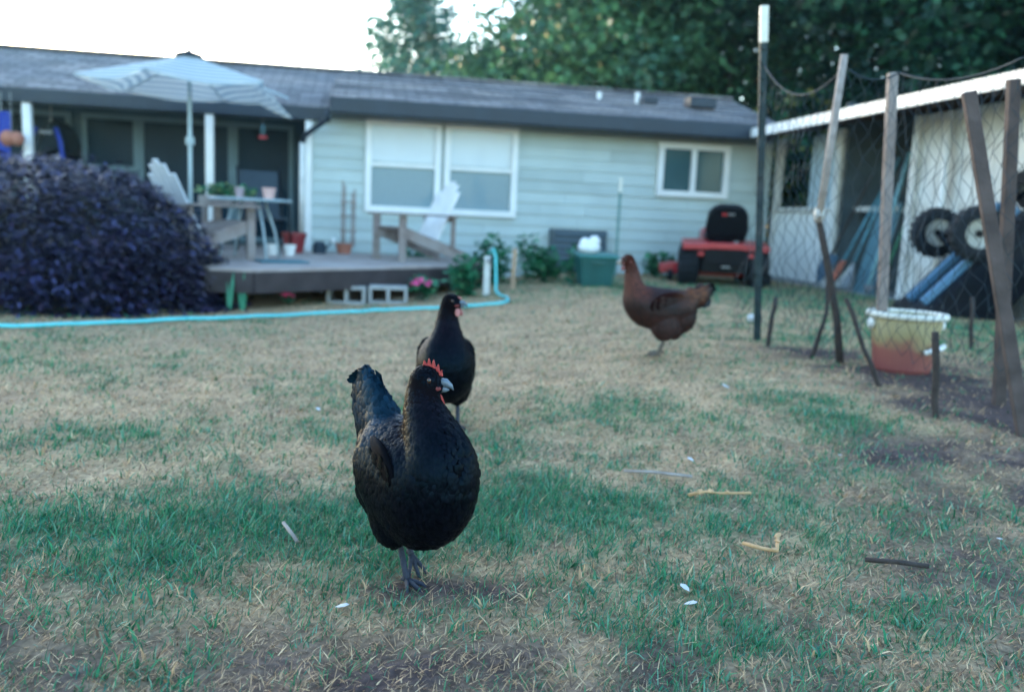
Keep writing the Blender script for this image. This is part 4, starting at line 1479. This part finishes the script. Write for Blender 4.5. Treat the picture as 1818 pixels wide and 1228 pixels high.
def feather_np(P, D, Nn, L, W, curl=.25):
    """leaf shaped curved feathers: 7 verts, 6 tris each; P root, D direction, Nn surface normal"""
    S_ = np.cross(Nn, D)
    S_ /= np.linalg.norm(S_, axis=1, keepdims=True) + 1e-9
    L, W = L[:, None], W[:, None]
    up_ = Nn * L
    pr = P
    p1 = P + D * L * .35 + up_ * .06
    p2 = P + D * L * .75 + up_ * .07
    tip = P + D * L - up_ * curl * .15
    V = np.stack([pr, p1 + S_ * W * .85 - up_ * .05, p1, p1 - S_ * W * .85 - up_ * .05, p2 + S_ * W - up_ * .06, p2 + up_ * .0, p2 - S_ * W - up_ * .06, tip], 1)
    b0 = (np.arange(len(P)) * 8)[:, None]
    T_ = np.concatenate([b0 + q for q in ([0, 1, 2], [0, 2, 3], [1, 4, 5], [1, 5, 2], [2, 5, 6], [2, 6, 3], [4, 7, 5], [5, 7, 6])])
    return V.reshape(-1, 3), T_


def hen(label, loc, rz, scale, neck, head_yaw, head_pitch, tail, colfn, mFeather, mBody, mLeg, mBeak, mComb, face, legs, seed, body=None, comb=1.0, tail_n=9, hs=1.0, wing_in=.036):
    """local frame: faces +x, feet on z = 0"""
    rg = np.random.default_rng(seed)
    t = thing('hen', label, 'hen', loc, rz)
    t.scale = scale if isinstance(scale, tuple) else (scale,) * 3
    mb = MB()
    body = body or [(-.17, 0, .285, .05, .055), (-.12, 0, .262, .088, .092), (-.05, 0, .238, .116, .108), (.02, 0, .226, .126, .114), (.08, 0, .232, .118, .108), (.12, 0, .262, .092, .09)]
    # rows: x y z r_perp(vertical) r_lat
    chain = body + neck
    rows = cr_interp(chain, 5)
    for i, r_ in enumerate(rows):
        d = rows[min(i + 1, len(rows) - 1)][:3] - rows[max(i - 1, 0)][:3]
        d = Vector(d).normalized()
        yv = Vector((0, 1, 0))
        zv = d.cross(yv).normalized() * -1
        yv = zv.cross(d)
        m_ = Matrix((d, yv, zv)).transposed().to_4x4()
        rad = min(r_[3], r_[4])
        mb.ell(r_[:3], (rad * .75, r_[4], r_[3]), m_, 14, 9)
    # thighs and fluff
    for s_ in (-1, 1):
        dx = legs[0 if s_ > 0 else 1][0]
        mb.ell((-.025 + dx * .4, s_ * .05, .17), (.08, .046, .08), (0, R(12), 0))
        mb.ell((-.02 + dx * .7, s_ * .045, .13), (.038, .034, .042))
    mb.ell((-.115, 0, .2), (.085, .08, .08), (0, R(25), 0))
    mb.ell((-.06, 0, .145), (.08, .075, .06))
    trow = cr_interp(tail, 5)
    for i, r_ in enumerate(trow):
        d = Vector(trow[min(i + 1, len(trow) - 1)][:3] - trow[max(i - 1, 0)][:3]).normalized()
        yv = Vector((0, 1, 0))
        zv = d.cross(yv).normalized()
        m_ = Matrix((d, zv.cross(d), zv)).transposed().to_4x4()
        mb.ell(r_[:3], (r_[4] * 1.1, r_[4], r_[3]), m_, 12, 8)
    # head
    hc = Vector(neck[-1][:3])
    hm = Matrix.Translation(hc) @ Euler((0, -head_pitch, head_yaw), 'XYZ').to_matrix().to_4x4() @ Matrix.Scale(hs, 4)
    hb_ = MB(hm)
    hb_.ell((.006, 0, .006), (.036, .026, .029))
    hb_.ell((.03, 0, -.002), (.018, .017, .017))
    mb.v += [tuple(v_) for v_ in hb_.v]
    n0 = len(mb.v) - len(hb_.v)
    mb.f += [tuple(i + n0 for i in f_) for f_ in hb_.f]
    ob = obj('body', mb, mBody, t)
    rm = ob.modifiers.new('remesh', 'REMESH')
    rm.mode = 'VOXEL'
    rm.voxel_size = .0065
    smd = ob.modifiers.new('smooth', 'SMOOTH')
    smd.iterations = 9
    dg = bpy.context.evaluated_depsgraph_get()
    me = bpy.data.meshes.new_from_object(ob.evaluated_get(dg))
    ob.modifiers.clear()
    old = ob.data
    ob.data = me
    bpy.data.meshes.remove(old)
    if not me.materials:
        me.materials.append(mBody)
    me.polygons.foreach_set('use_smooth', [True] * len(me.polygons))
    nv_ = len(me.vertices)
    co_ = np.empty(nv_ * 3, np.float32)
    me.vertices.foreach_get('co', co_)
    co_ = co_.reshape(-1, 3)
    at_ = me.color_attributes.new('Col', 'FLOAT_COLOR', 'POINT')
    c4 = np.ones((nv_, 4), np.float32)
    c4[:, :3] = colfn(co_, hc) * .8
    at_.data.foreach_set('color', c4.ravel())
    # contour feathers over the body
    npol = len(me.polygons)
    pc_ = np.empty(npol * 3, np.float32)
    me.polygons.foreach_get('center', pc_)
    pn_ = np.empty(npol * 3, np.float32)
    me.polygons.foreach_get('normal', pn_)
    pc_, pn_ = pc_.reshape(-1, 3), pn_.reshape(-1, 3)
    sel = rg.choice(npol, min(npol, 11000), replace=False)
    P_, N_ = pc_[sel], pn_[sel]
    dh = np.linalg.norm(P_ - np.array(hc), axis=1)
    ok = (dh > .032) & (P_[:, 2] > .095)
    P_, N_, dh = P_[ok], N_[ok], dh[ok]
    npar = np.clip(1 - (dh - .03) / .2, 0, 1) * (P_[:, 0] > -.02)
    F = np.tile(np.array([-1., 0, -.28]), (len(P_), 1))
    bd = np.array(chain[-4][:3]) - np.array(hc)
    nd_ = np.array([-.15, 0, -1.]) + bd / np.linalg.norm(bd) * .6
    F = F * (1 - npar[:, None]) + nd_ * npar[:, None]
    low = np.clip((.2 - P_[:, 2]) / .1, 0, 1)[:, None]
    F = F * (1 - low) + np.array([-.35, 0, -1.]) * low
    tl0 = np.array(tail[0][:3])
    td = np.array(tail[-1][:3]) - tl0
    td /= np.linalg.norm(td)
    isT = ((P_ - tl0) @ td > .0) & (P_[:, 0] < -.1)
    F[isT] = td
    F += rg.normal(0, .12, F.shape)
    F -= N_ * (F * N_).sum(1, keepdims=True)
    F /= np.linalg.norm(F, axis=1, keepdims=True) + 1e-9
    Dd = F + N_ * rg.uniform(.06, .24, (len(P_), 1))
    Dd /= np.linalg.norm(Dd, axis=1, keepdims=True)
    Lf = np.where(isT, .034, .026) * (1 - .45 * npar) * rg.uniform(.75, 1.2, len(P_))
    Lf = np.where(dh < .06, Lf * .65, Lf)
    Wf = Lf * .30
    V_, T_ = feather_np(P_ - N_ * .001, Dd, N_, Lf, Wf)
    cc = colfn(P_, hc) * rg.uniform(.5, 1.6, (len(P_), 1))
    pl_ = npmesh('plumage', V_, T_, mFeather, np.repeat(cc, 8, 0), t)
    pl_['kind'] = 'stuff'
    # tail quills
    for k in range(tail_n):
        q = (k - (tail_n - 1) / 2) / ((tail_n - 1) / 2)
        base = Vector(tail[1][:3])
        dirv = Vector(tail[-1][:3]) - Vector(tail[0][:3])
        L = dirv.length * (1.05 - .12 * abs(q)) * .70
        side = (-1 if k % 2 else 1) * (.35 + .2 * abs(q))
        dn = dirv.normalized()
        perp = Vector((dn.z, 0, -dn.x))
        dd = (dn + perp * q * .14 + Vector((0, side * .05, 0))).normalized()
        b0 = base + perp * q * tail[1][3] * .75
        nn_ = np.array([[0., side, .2]])
        nn_ /= np.linalg.norm(nn_)
        V_, T_ = feather_np(np.array([b0]), np.array([dd]), nn_, np.array([L]), np.array([.021]))
        c1 = colfn(np.array([b0 + dd * L]), hc)
        npmesh('tail_feather', V_, T_, mFeather, np.repeat(c1, 8, 0), t)
    # wings
    for s_ in (-1, 1):
        w_ = bpy.data.objects.new('wing', None)
        COL.objects.link(w_)
        w_.parent = t
        wb = MB()
        wm = Matrix.Translation((-.03, s_ * (body[2][4] - wing_in), .262)) @ Euler((s_ * R(-14), R(6), s_ * R(16)), 'XYZ').to_matrix().to_4x4()
        wb.m = wm
        wb.ell((0, 0, 0), (.112, .022, .062), None, 18, 10)
        so = obj('shoulder', wb, mBody, w_, smooth=True)
        a_ = so.data.color_attributes.new('Col', 'FLOAT_COLOR', 'POINT')
        vv_ = np.array([v_.co[:] for v_ in so.data.vertices])
        c4 = np.ones((len(vv_), 4), np.float32)
        c4[:, :3] = colfn(vv_, hc) * .8
        a_.data.foreach_set('color', c4.ravel())
        # coverts in rows, primaries at the rear
        PP, DD, NN, LL, WW = [], [], [], [], []
        for row in range(7):
            for j in range(8):
                lx = .1 - row * .032 + rg.uniform(-.004, .004)
                lz = .045 - j * .0135 + rg.uniform(-.003, .003) - row * .002
                if (lx / .115) ** 2 + (lz / .066) ** 2 > 1.05:
                    continue
                ly = s_ * .022 * math.sqrt(max(.05, 1 - (lx / .12) ** 2 - (lz / .07) ** 2))
                PP.append(wm @ Vector((lx, ly, lz)))
                DD.append((wm.to_3x3() @ Vector((-1, s_ * .05, -.30))).normalized())
                NN.append((wm.to_3x3() @ Vector((0, s_, .1))).normalized())
                LL.append(.035 + row * .006)
                WW.append(.0115)
        for j in range(8):
            PP.append(wm @ Vector((-.05 - .004 * j, s_ * (.012 - .001 * j), .02 - j * .010)))
            DD.append((wm.to_3x3() @ Vector((-1, -s_ * .06, -.22 - .05 * j))).normalized())
            NN.append((wm.to_3x3() @ Vector((0, s_, .1))).normalized())
            LL.append(.1 - .006 * j)
            WW.append(.012)
        PP, DD, NN = np.array(PP), np.array(DD), np.array(NN)
        V_, T_ = feather_np(PP, DD, NN, np.array(LL), np.array(WW))
        cc = colfn(PP, hc) * rg.uniform(.7, 1.3, (len(PP), 1))
        f_ = npmesh('wing_feathers', V_, T_, mFeather, np.repeat(cc, 8, 0), w_)
        f_['kind'] = 'stuff'
    # face, beak, comb, wattles, eyes
    B = MB(hm)
    B.tube([(.036, 0, .002), (.052, 0, .003), (.062, 0, -.003), (.067, 0, -.010)], [.0095, .0075, .0045, .001], 8)
    obj('upper_beak', B, mBeak, t, smooth=True)
    B = MB(hm)
    B.tube([(.034, 0, -.008), (.05, 0, -.009), (.058, 0, -.0095)], [.008, .005, .001], 8)
    obj('lower_beak', B, mBeak, t, smooth=True)
    B = MB(hm)
    prof = [(.040, .014), (.037, .026), (.032, .022), (.028, .036), (.021, .029), (.015, .044), (.009, .033), (.002, .046), (-.003, .034), (-.011, .042), (-.016, .030), (-.021, .030), (-.012, .02), (.01, .026), (.03, .016)]
    prof = [(a_ * .8 + .012, .02 + (b2 - .02) * comb if b2 > .02 else b2) for a_, b2 in prof]
    n_ = len(prof)
    th = .0035
    vs_ = [(a_, -th, b2) for a_, b2 in prof] + [(a_, th, b2) for a_, b2 in prof]
    tops = list(range(n_))
    B.add(vs_, [tuple(tops), tuple(i + n_ for i in tops[::-1])] + [(i, i + n_, (i + 1) % n_ + n_, (i + 1) % n_) for i in range(n_)])
    obj('comb', B, mComb, t, bevel=.0015)
    for s_ in (-1, 1):
        B = MB(hm)
        B.ell((.036, s_ * .0125, -.026 - .011 * comb), (.0095, .0045, .010 + .016 * comb), (s_ * R(18), R(-14), 0))
        obj('wattle', B, mComb, t, smooth=True)
        B = MB(hm)
        B.ell((.024, s_ * .0125, -.006), (.019, .005, .006))
        obj('face_skin', B, face, t, smooth=True)
        B = MB(hm)
        B.ell((-.004, s_ * .0245, -.008), (.007, .003, .009))
        obj('earlobe', B, face, t, smooth=True)
        B = MB(hm)
        B.ell((.019, s_ * .0225, .009), (.0050, .0035, .0050), None, 12, 8)
        eye = obj('eye', B, mEye, t, smooth=True)
        B = MB(hm)
        B.ell((.0195, s_ * .0249, .009), (.0028, .0016, .0028), None, 10, 6)
        obj('pupil', B, mPupil, eye, smooth=True)
    # legs
    for k, s_ in enumerate((1, -1)):
        fx, lift, pit = legs[k][:3]
        ly_ = legs[k][3] if len(legs[k]) > 3 else s_ * .05
        hip = Vector((-.02 + fx * .7, s_ * .03 + ly_ * .4, .12))
        hock = Vector((-.032 + fx * .8, ly_, .09))
        foot = Vector((.0 + fx, ly_, .016 + lift))
        L_ = bpy.data.objects.new('leg', None)
        COL.objects.link(L_)
        L_.parent = t
        sb = MB()
        q_ = [hip, hock] + [hock.lerp(foot, i / 7) for i in range(1, 8)]
        sb.tube(q_, [.016, .0105] + [.0075 + .0008 * (i % 2) for i in range(6)] + [.0095], 9)
        obj('shank', sb, mLeg, L_, smooth=True)
        for an, ln in ((0, .062), (R(34), .05), (R(-34), .05), (R(178), .026)):
            dx_, dy_ = math.cos(an), math.sin(an)
            cp, sp2 = math.cos(pit), math.sin(pit)
            tp = []
            for f_, zz_ in ((0, .0), (.3, -.001), (.6, -.002), (.85, -.004), (1.12, -.011)):
                px_ = dx_ * ln * f_
                tp.append(foot + Vector((px_ * cp, dy_ * ln * f_, zz_ * (1 if not lift else 2) - px_ * sp2 + .0)))
            toe = MB().tube(tp, [.0075, .006, .0056, .0042, .0008], 7)
            obj('toe', toe, mLeg, L_, smooth=True)
    return t


mEye = mat('amber eye', (.06, .022, .01), .1, .1, 40, spec=.7)
mPupil = mat('pupil', (.004, .004, .004), .05, .0, 40, spec=.8)
mCombRed = mat('red comb skin', (.36, .035, .03), .55, .25, 90, .2, spec=.4)
mFaceDark = mat('dark red face skin', (.17, .03, .03), .6, .35, 120, .3)
mFaceRed = mat('dull red face skin', (.22, .08, .07), .6, .3, 120, .3)
mBeakGrey = mat('slate beak', (.10, .13, .16), .35, .25, 60, spec=.5)
mBeakHorn = mat('horn beak', (.30, .25, .20), .4, .2, 60)
mLegSlate = mat('slate leg scales', (.03, .036, .055), .6, .3, 180, .5)
mLegPale = mat('pale leg scales', (.13, .10, .075), .6, .25, 180, .4)
mFeathBlack = attr_mat('black feathers', .4, .09, tint=(.3, .7, 1))
mFeathBrown = attr_mat('brown feathers', .6, .3)
mSkinFeath = attr_mat('feather down', .8, .06)


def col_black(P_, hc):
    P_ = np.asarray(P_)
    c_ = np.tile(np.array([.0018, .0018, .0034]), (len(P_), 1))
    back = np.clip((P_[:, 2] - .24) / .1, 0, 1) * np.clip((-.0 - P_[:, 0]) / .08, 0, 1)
    c_ += back[:, None] * np.array([.003, .016, .028])  # blue sky sheen painted into the back feathers
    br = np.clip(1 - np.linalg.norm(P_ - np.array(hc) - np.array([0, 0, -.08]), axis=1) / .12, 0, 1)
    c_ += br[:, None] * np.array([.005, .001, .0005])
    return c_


def col_brown(P_, hc):
    P_ = np.asarray(P_)
    n_ = len(P_)
    c_ = np.tile(np.array([.022, .0060, .0046]), (n_, 1))
    hack = np.clip((P_[:, 0] - .06) / .05, 0, 1) * np.clip((P_[:, 2] - .26) / .06, 0, 1)
    c_ = c_ * (1 - hack[:, None]) + np.array([.07, .017, .008]) * hack[:, None]
    hd = np.clip(1 - np.linalg.norm(P_ - np.array(hc), axis=1) / .08, 0, 1)[:, None]
    c_ = c_ * (1 - hd * .6) + np.array([.03, .012, .011]) * hd * .6
    sad = np.clip((-.05 - P_[:, 0]) / .08, 0, 1) * np.clip((P_[:, 2] - .24) / .05, 0, 1)
    c_ = c_ * (1 - sad[:, None]) + np.array([.09, .03, .012]) * sad[:, None]
    tp_ = np.clip((-.215 - P_[:, 0]) / .03, 0, 1)[:, None]
    c_ = c_ * (1 - tp_) + np.array([.012, .012, .014]) * tp_
    wg = np.clip(1 - np.abs(P_[:, 2] - .25) / .05, 0, 1) * np.clip(np.abs(P_[:, 1]) / .1, 0, 1)
    return c_ * (1 - .45 * wg[:, None])


# front hen: walks towards the camera and to the right, head turned right
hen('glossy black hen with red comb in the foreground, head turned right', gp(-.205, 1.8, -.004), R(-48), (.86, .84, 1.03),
    neck=[(.082, 0, .325, .076, .07), (.046, .0, .375, .058, .053), (.026, .002, .412, .045, .041), (.028, .004, .440, .034, .031)],
    head_yaw=R(40), head_pitch=R(2),
    tail=[(-.12, 0, .285, .08, .058), (-.162, 0, .318, .078, .042), (-.205, 0, .362, .066, .03), (-.232, 0, .402, .046, .018)],
    colfn=col_black, mFeather=mFeathBlack, mBody=mSkinFeath, mLeg=mLegSlate, mBeak=mBeakGrey, mComb=mCombRed, face=mFaceDark,
    legs=[(-.035, .03, R(40), .03), (.02, 0, 0, -.022)], seed=1, comb=1.0, hs=1.18,
    body=[(-.13, 0, .285, .06, .065), (-.1, 0, .262, .096, .1), (-.04, 0, .236, .124, .112), (.03, 0, .224, .132, .114), (.085, 0, .236, .122, .108), (.112, 0, .272, .1, .092)])
# second hen, behind
hen('black hen standing upright behind the foreground hen, small pale comb', gp(-.25, 3.2, -.004), R(-84), 1.06,
    neck=[(.115, 0, .325, .062, .062), (.10, .0, .375, .047, .045), (.095, .0, .425, .038, .036), (.105, .004, .465, .031, .029)],
    head_yaw=R(66), head_pitch=R(0),
    tail=[(-.15, 0, .26, .05, .05), (-.2, 0, .24, .045, .032), (-.24, 0, .23, .038, .02), (-.27, 0, .22, .03, .01)],
    colfn=col_black, mFeather=mFeathBlack, mBody=mSkinFeath, mLeg=mLegSlate, mBeak=mBeakGrey, mComb=mat('pale pink comb', (.45, .17, .15), .6, .2, 60), face=mFaceDark,
    legs=[(.02, 0, 0), (-.02, 0, 0)], seed=2, comb=.35,
    body=[(-.17, 0, .27, .05, .05), (-.12, 0, .25, .085, .083), (-.05, 0, .235, .11, .098), (.02, 0, .228, .125, .104), (.08, 0, .238, .118, .1), (.115, 0, .268, .09, .084)])
# brown hen in profile
hen('reddish brown hen with black tail tip standing in profile facing left', gp(.775, 4.52, .012), R(184), (.98, .98, 1.09),
    neck=[(.142, 0, .315, .062, .062), (.158, 0, .365, .046, .044), (.168, 0, .418, .037, .035), (.184, 0, .46, .031, .028)],
    head_yaw=R(-4), head_pitch=R(-10),
    tail=[(-.15, 0, .275, .062, .05), (-.19, 0, .285, .05, .034), (-.228, 0, .31, .038, .022), (-.258, 0, .335, .024, .012)],
    colfn=col_brown, mFeather=mFeathBrown, mBody=mSkinFeath, mLeg=mLegPale, mBeak=mBeakHorn, mComb=mFaceRed, face=mFaceRed,
    legs=[(.012, 0, 0), (-.03, 0, 0)], seed=3, comb=.3, wing_in=.024,
    body=[(-.17, 0, .27, .045, .05), (-.12, 0, .25, .078, .085), (-.05, 0, .24, .092, .098), (.02, 0, .236, .100, .104), (.08, 0, .248, .098, .098), (.12, 0, .275, .084, .085)])

# ------------------------------------------------------------------ litter on the lawn
mTan = mat('tan dry leaf', (.50, .30, .15), .8, .2, 30)
mFeatherW = mat('white down', (.55, .55, .55), .7, .05, 20)


def twig(label, pts, r, m_, cat='twig', blobs=0, seed=0):
    rg_ = random.Random(seed)
    P_ = [gp(x, y, .022 + h) for x, y, h in pts]
    t = thing('dry_twig', label, cat, P_[0])
    o_ = P_[0]
    obj('stalk', MB().tube([p - o_ for p in P_], r, 6), m_, t, smooth=True)
    for k in range(blobs):
        q = rg_.random() * (len(P_) - 1)
        i = int(q)
        p = P_[i].lerp(P_[min(i + 1, len(P_) - 1)], q - i) - o_
        obj('dry_leaf', MB().ell(p + Vector((0, 0, .004)), (.012, .006, .003), (rg_.uniform(-.5, .5), rg_.uniform(-.5, .5), rg_.uniform(0, 6)), 8, 5), m_, t, smooth=True)
    return t


twig('tan dried leafy twig lying right of centre on the grass', [(.53, 2.38, 0), (.58, 2.39, .01), (.62, 2.4, .004), (.72, 2.42, .003)], .004, mTan, blobs=9, seed=1)
twig('bent tan twig shaped like a check mark', [(.60, 2.05, 0), (.64, 2.02, .003), (.675, 2.01, .0), (.69, 2.06, .02)], .005, mTan, blobs=3, seed=2)
twig('long thin grey stick lying on the grass right of the black hen', [(.37, 2.6, 0), (.46, 2.59, .004), (.58, 2.58, .0)], .005, mStick)
twig('short pale stick leaning in the green patch left of the black hen', [(-.54, 2.0, .02), (-.51, 1.97, .004), (-.49, 1.94, .0)], .005, mStick)
twig('dark bent stick on the grass at the lower right', [(.88, 1.98, 0), (.95, 1.96, .006), (1.02, 1.95, .0)], .006, mStickDark)
fl = [(.385, 1.7, 'small white feather in the lower grass, larger one'), (.41, 1.76, 'tiny white feather just above another in the lower grass'), (1.15, 2.86, 'curled white feather near the pen soil'),
      (-.3, 2.72, 'pale feather left of the hens in the dry grass'), (.98, 3.75, 'white fleck of down below the pen'), (1.33, 2.2, 'white feather at the right edge of the lawn'), (-.335, 1.63, 'grey feather below the black hen'), (-.75, 3.3, 'faint pale feather on the dry grass at left'), (.35, 4.9, 'pale fleck of down left of the brown hen'), (1.25, 1.82, 'white feather in the lower right grass'), (.62, 2.75, 'white down tuft right of the long stick')]
for k, (x, y, lab) in enumerate(fl):
    V_, T_ = feather_np(np.array([[0., 0, .0]]), np.array([[math.cos(k * 2.1), math.sin(k * 2.1), .25]]), np.array([[0, 0, 1.]]), np.array([.03 if k not in (4, 8) else .05]), np.array([.008]))
    o = npmesh('fallen_feather', V_, T_, mFeatherW)
    o.location = gp(x, y, .016)
    tag(o, lab, 'feather', 'feathers on the lawn')
tag(obj('white_ball', MB().ell((0, 0, .03), (.032, .032, .032), None, 16, 10), mFeatherW, None, smooth=True, loc=gp(1.81, 6.47, .012)), 'little white ball in the grass beside the tall steel post', 'ball')

# ------------------------------------------------------------------ added volume standing in for lens glare, glowing towards the low sun
hz = obj('glare_veil', MB().box((0, 0, 9.5), (146, 146, 21.6)), mat('evening haze', (1, 1, 1)))
hz['kind'] = 'stuff'
hz['label'] = 'thin glowing veil over the whole yard, added for lens glare'
hm_ = hz.data.materials[0]
n, l = hm_.node_tree.nodes, hm_.node_tree.links
n.clear()
ho = n.new('ShaderNodeOutputMaterial')
hv = n.new('ShaderNodeVolumePrincipled')
hv.inputs['Color'].default_value = (.38, .78, 1, 1)
hv.inputs['Density'].default_value = .0008
hv.inputs['Anisotropy'].default_value = .72
l.new(hv.outputs[0], ho.inputs['Volume'])
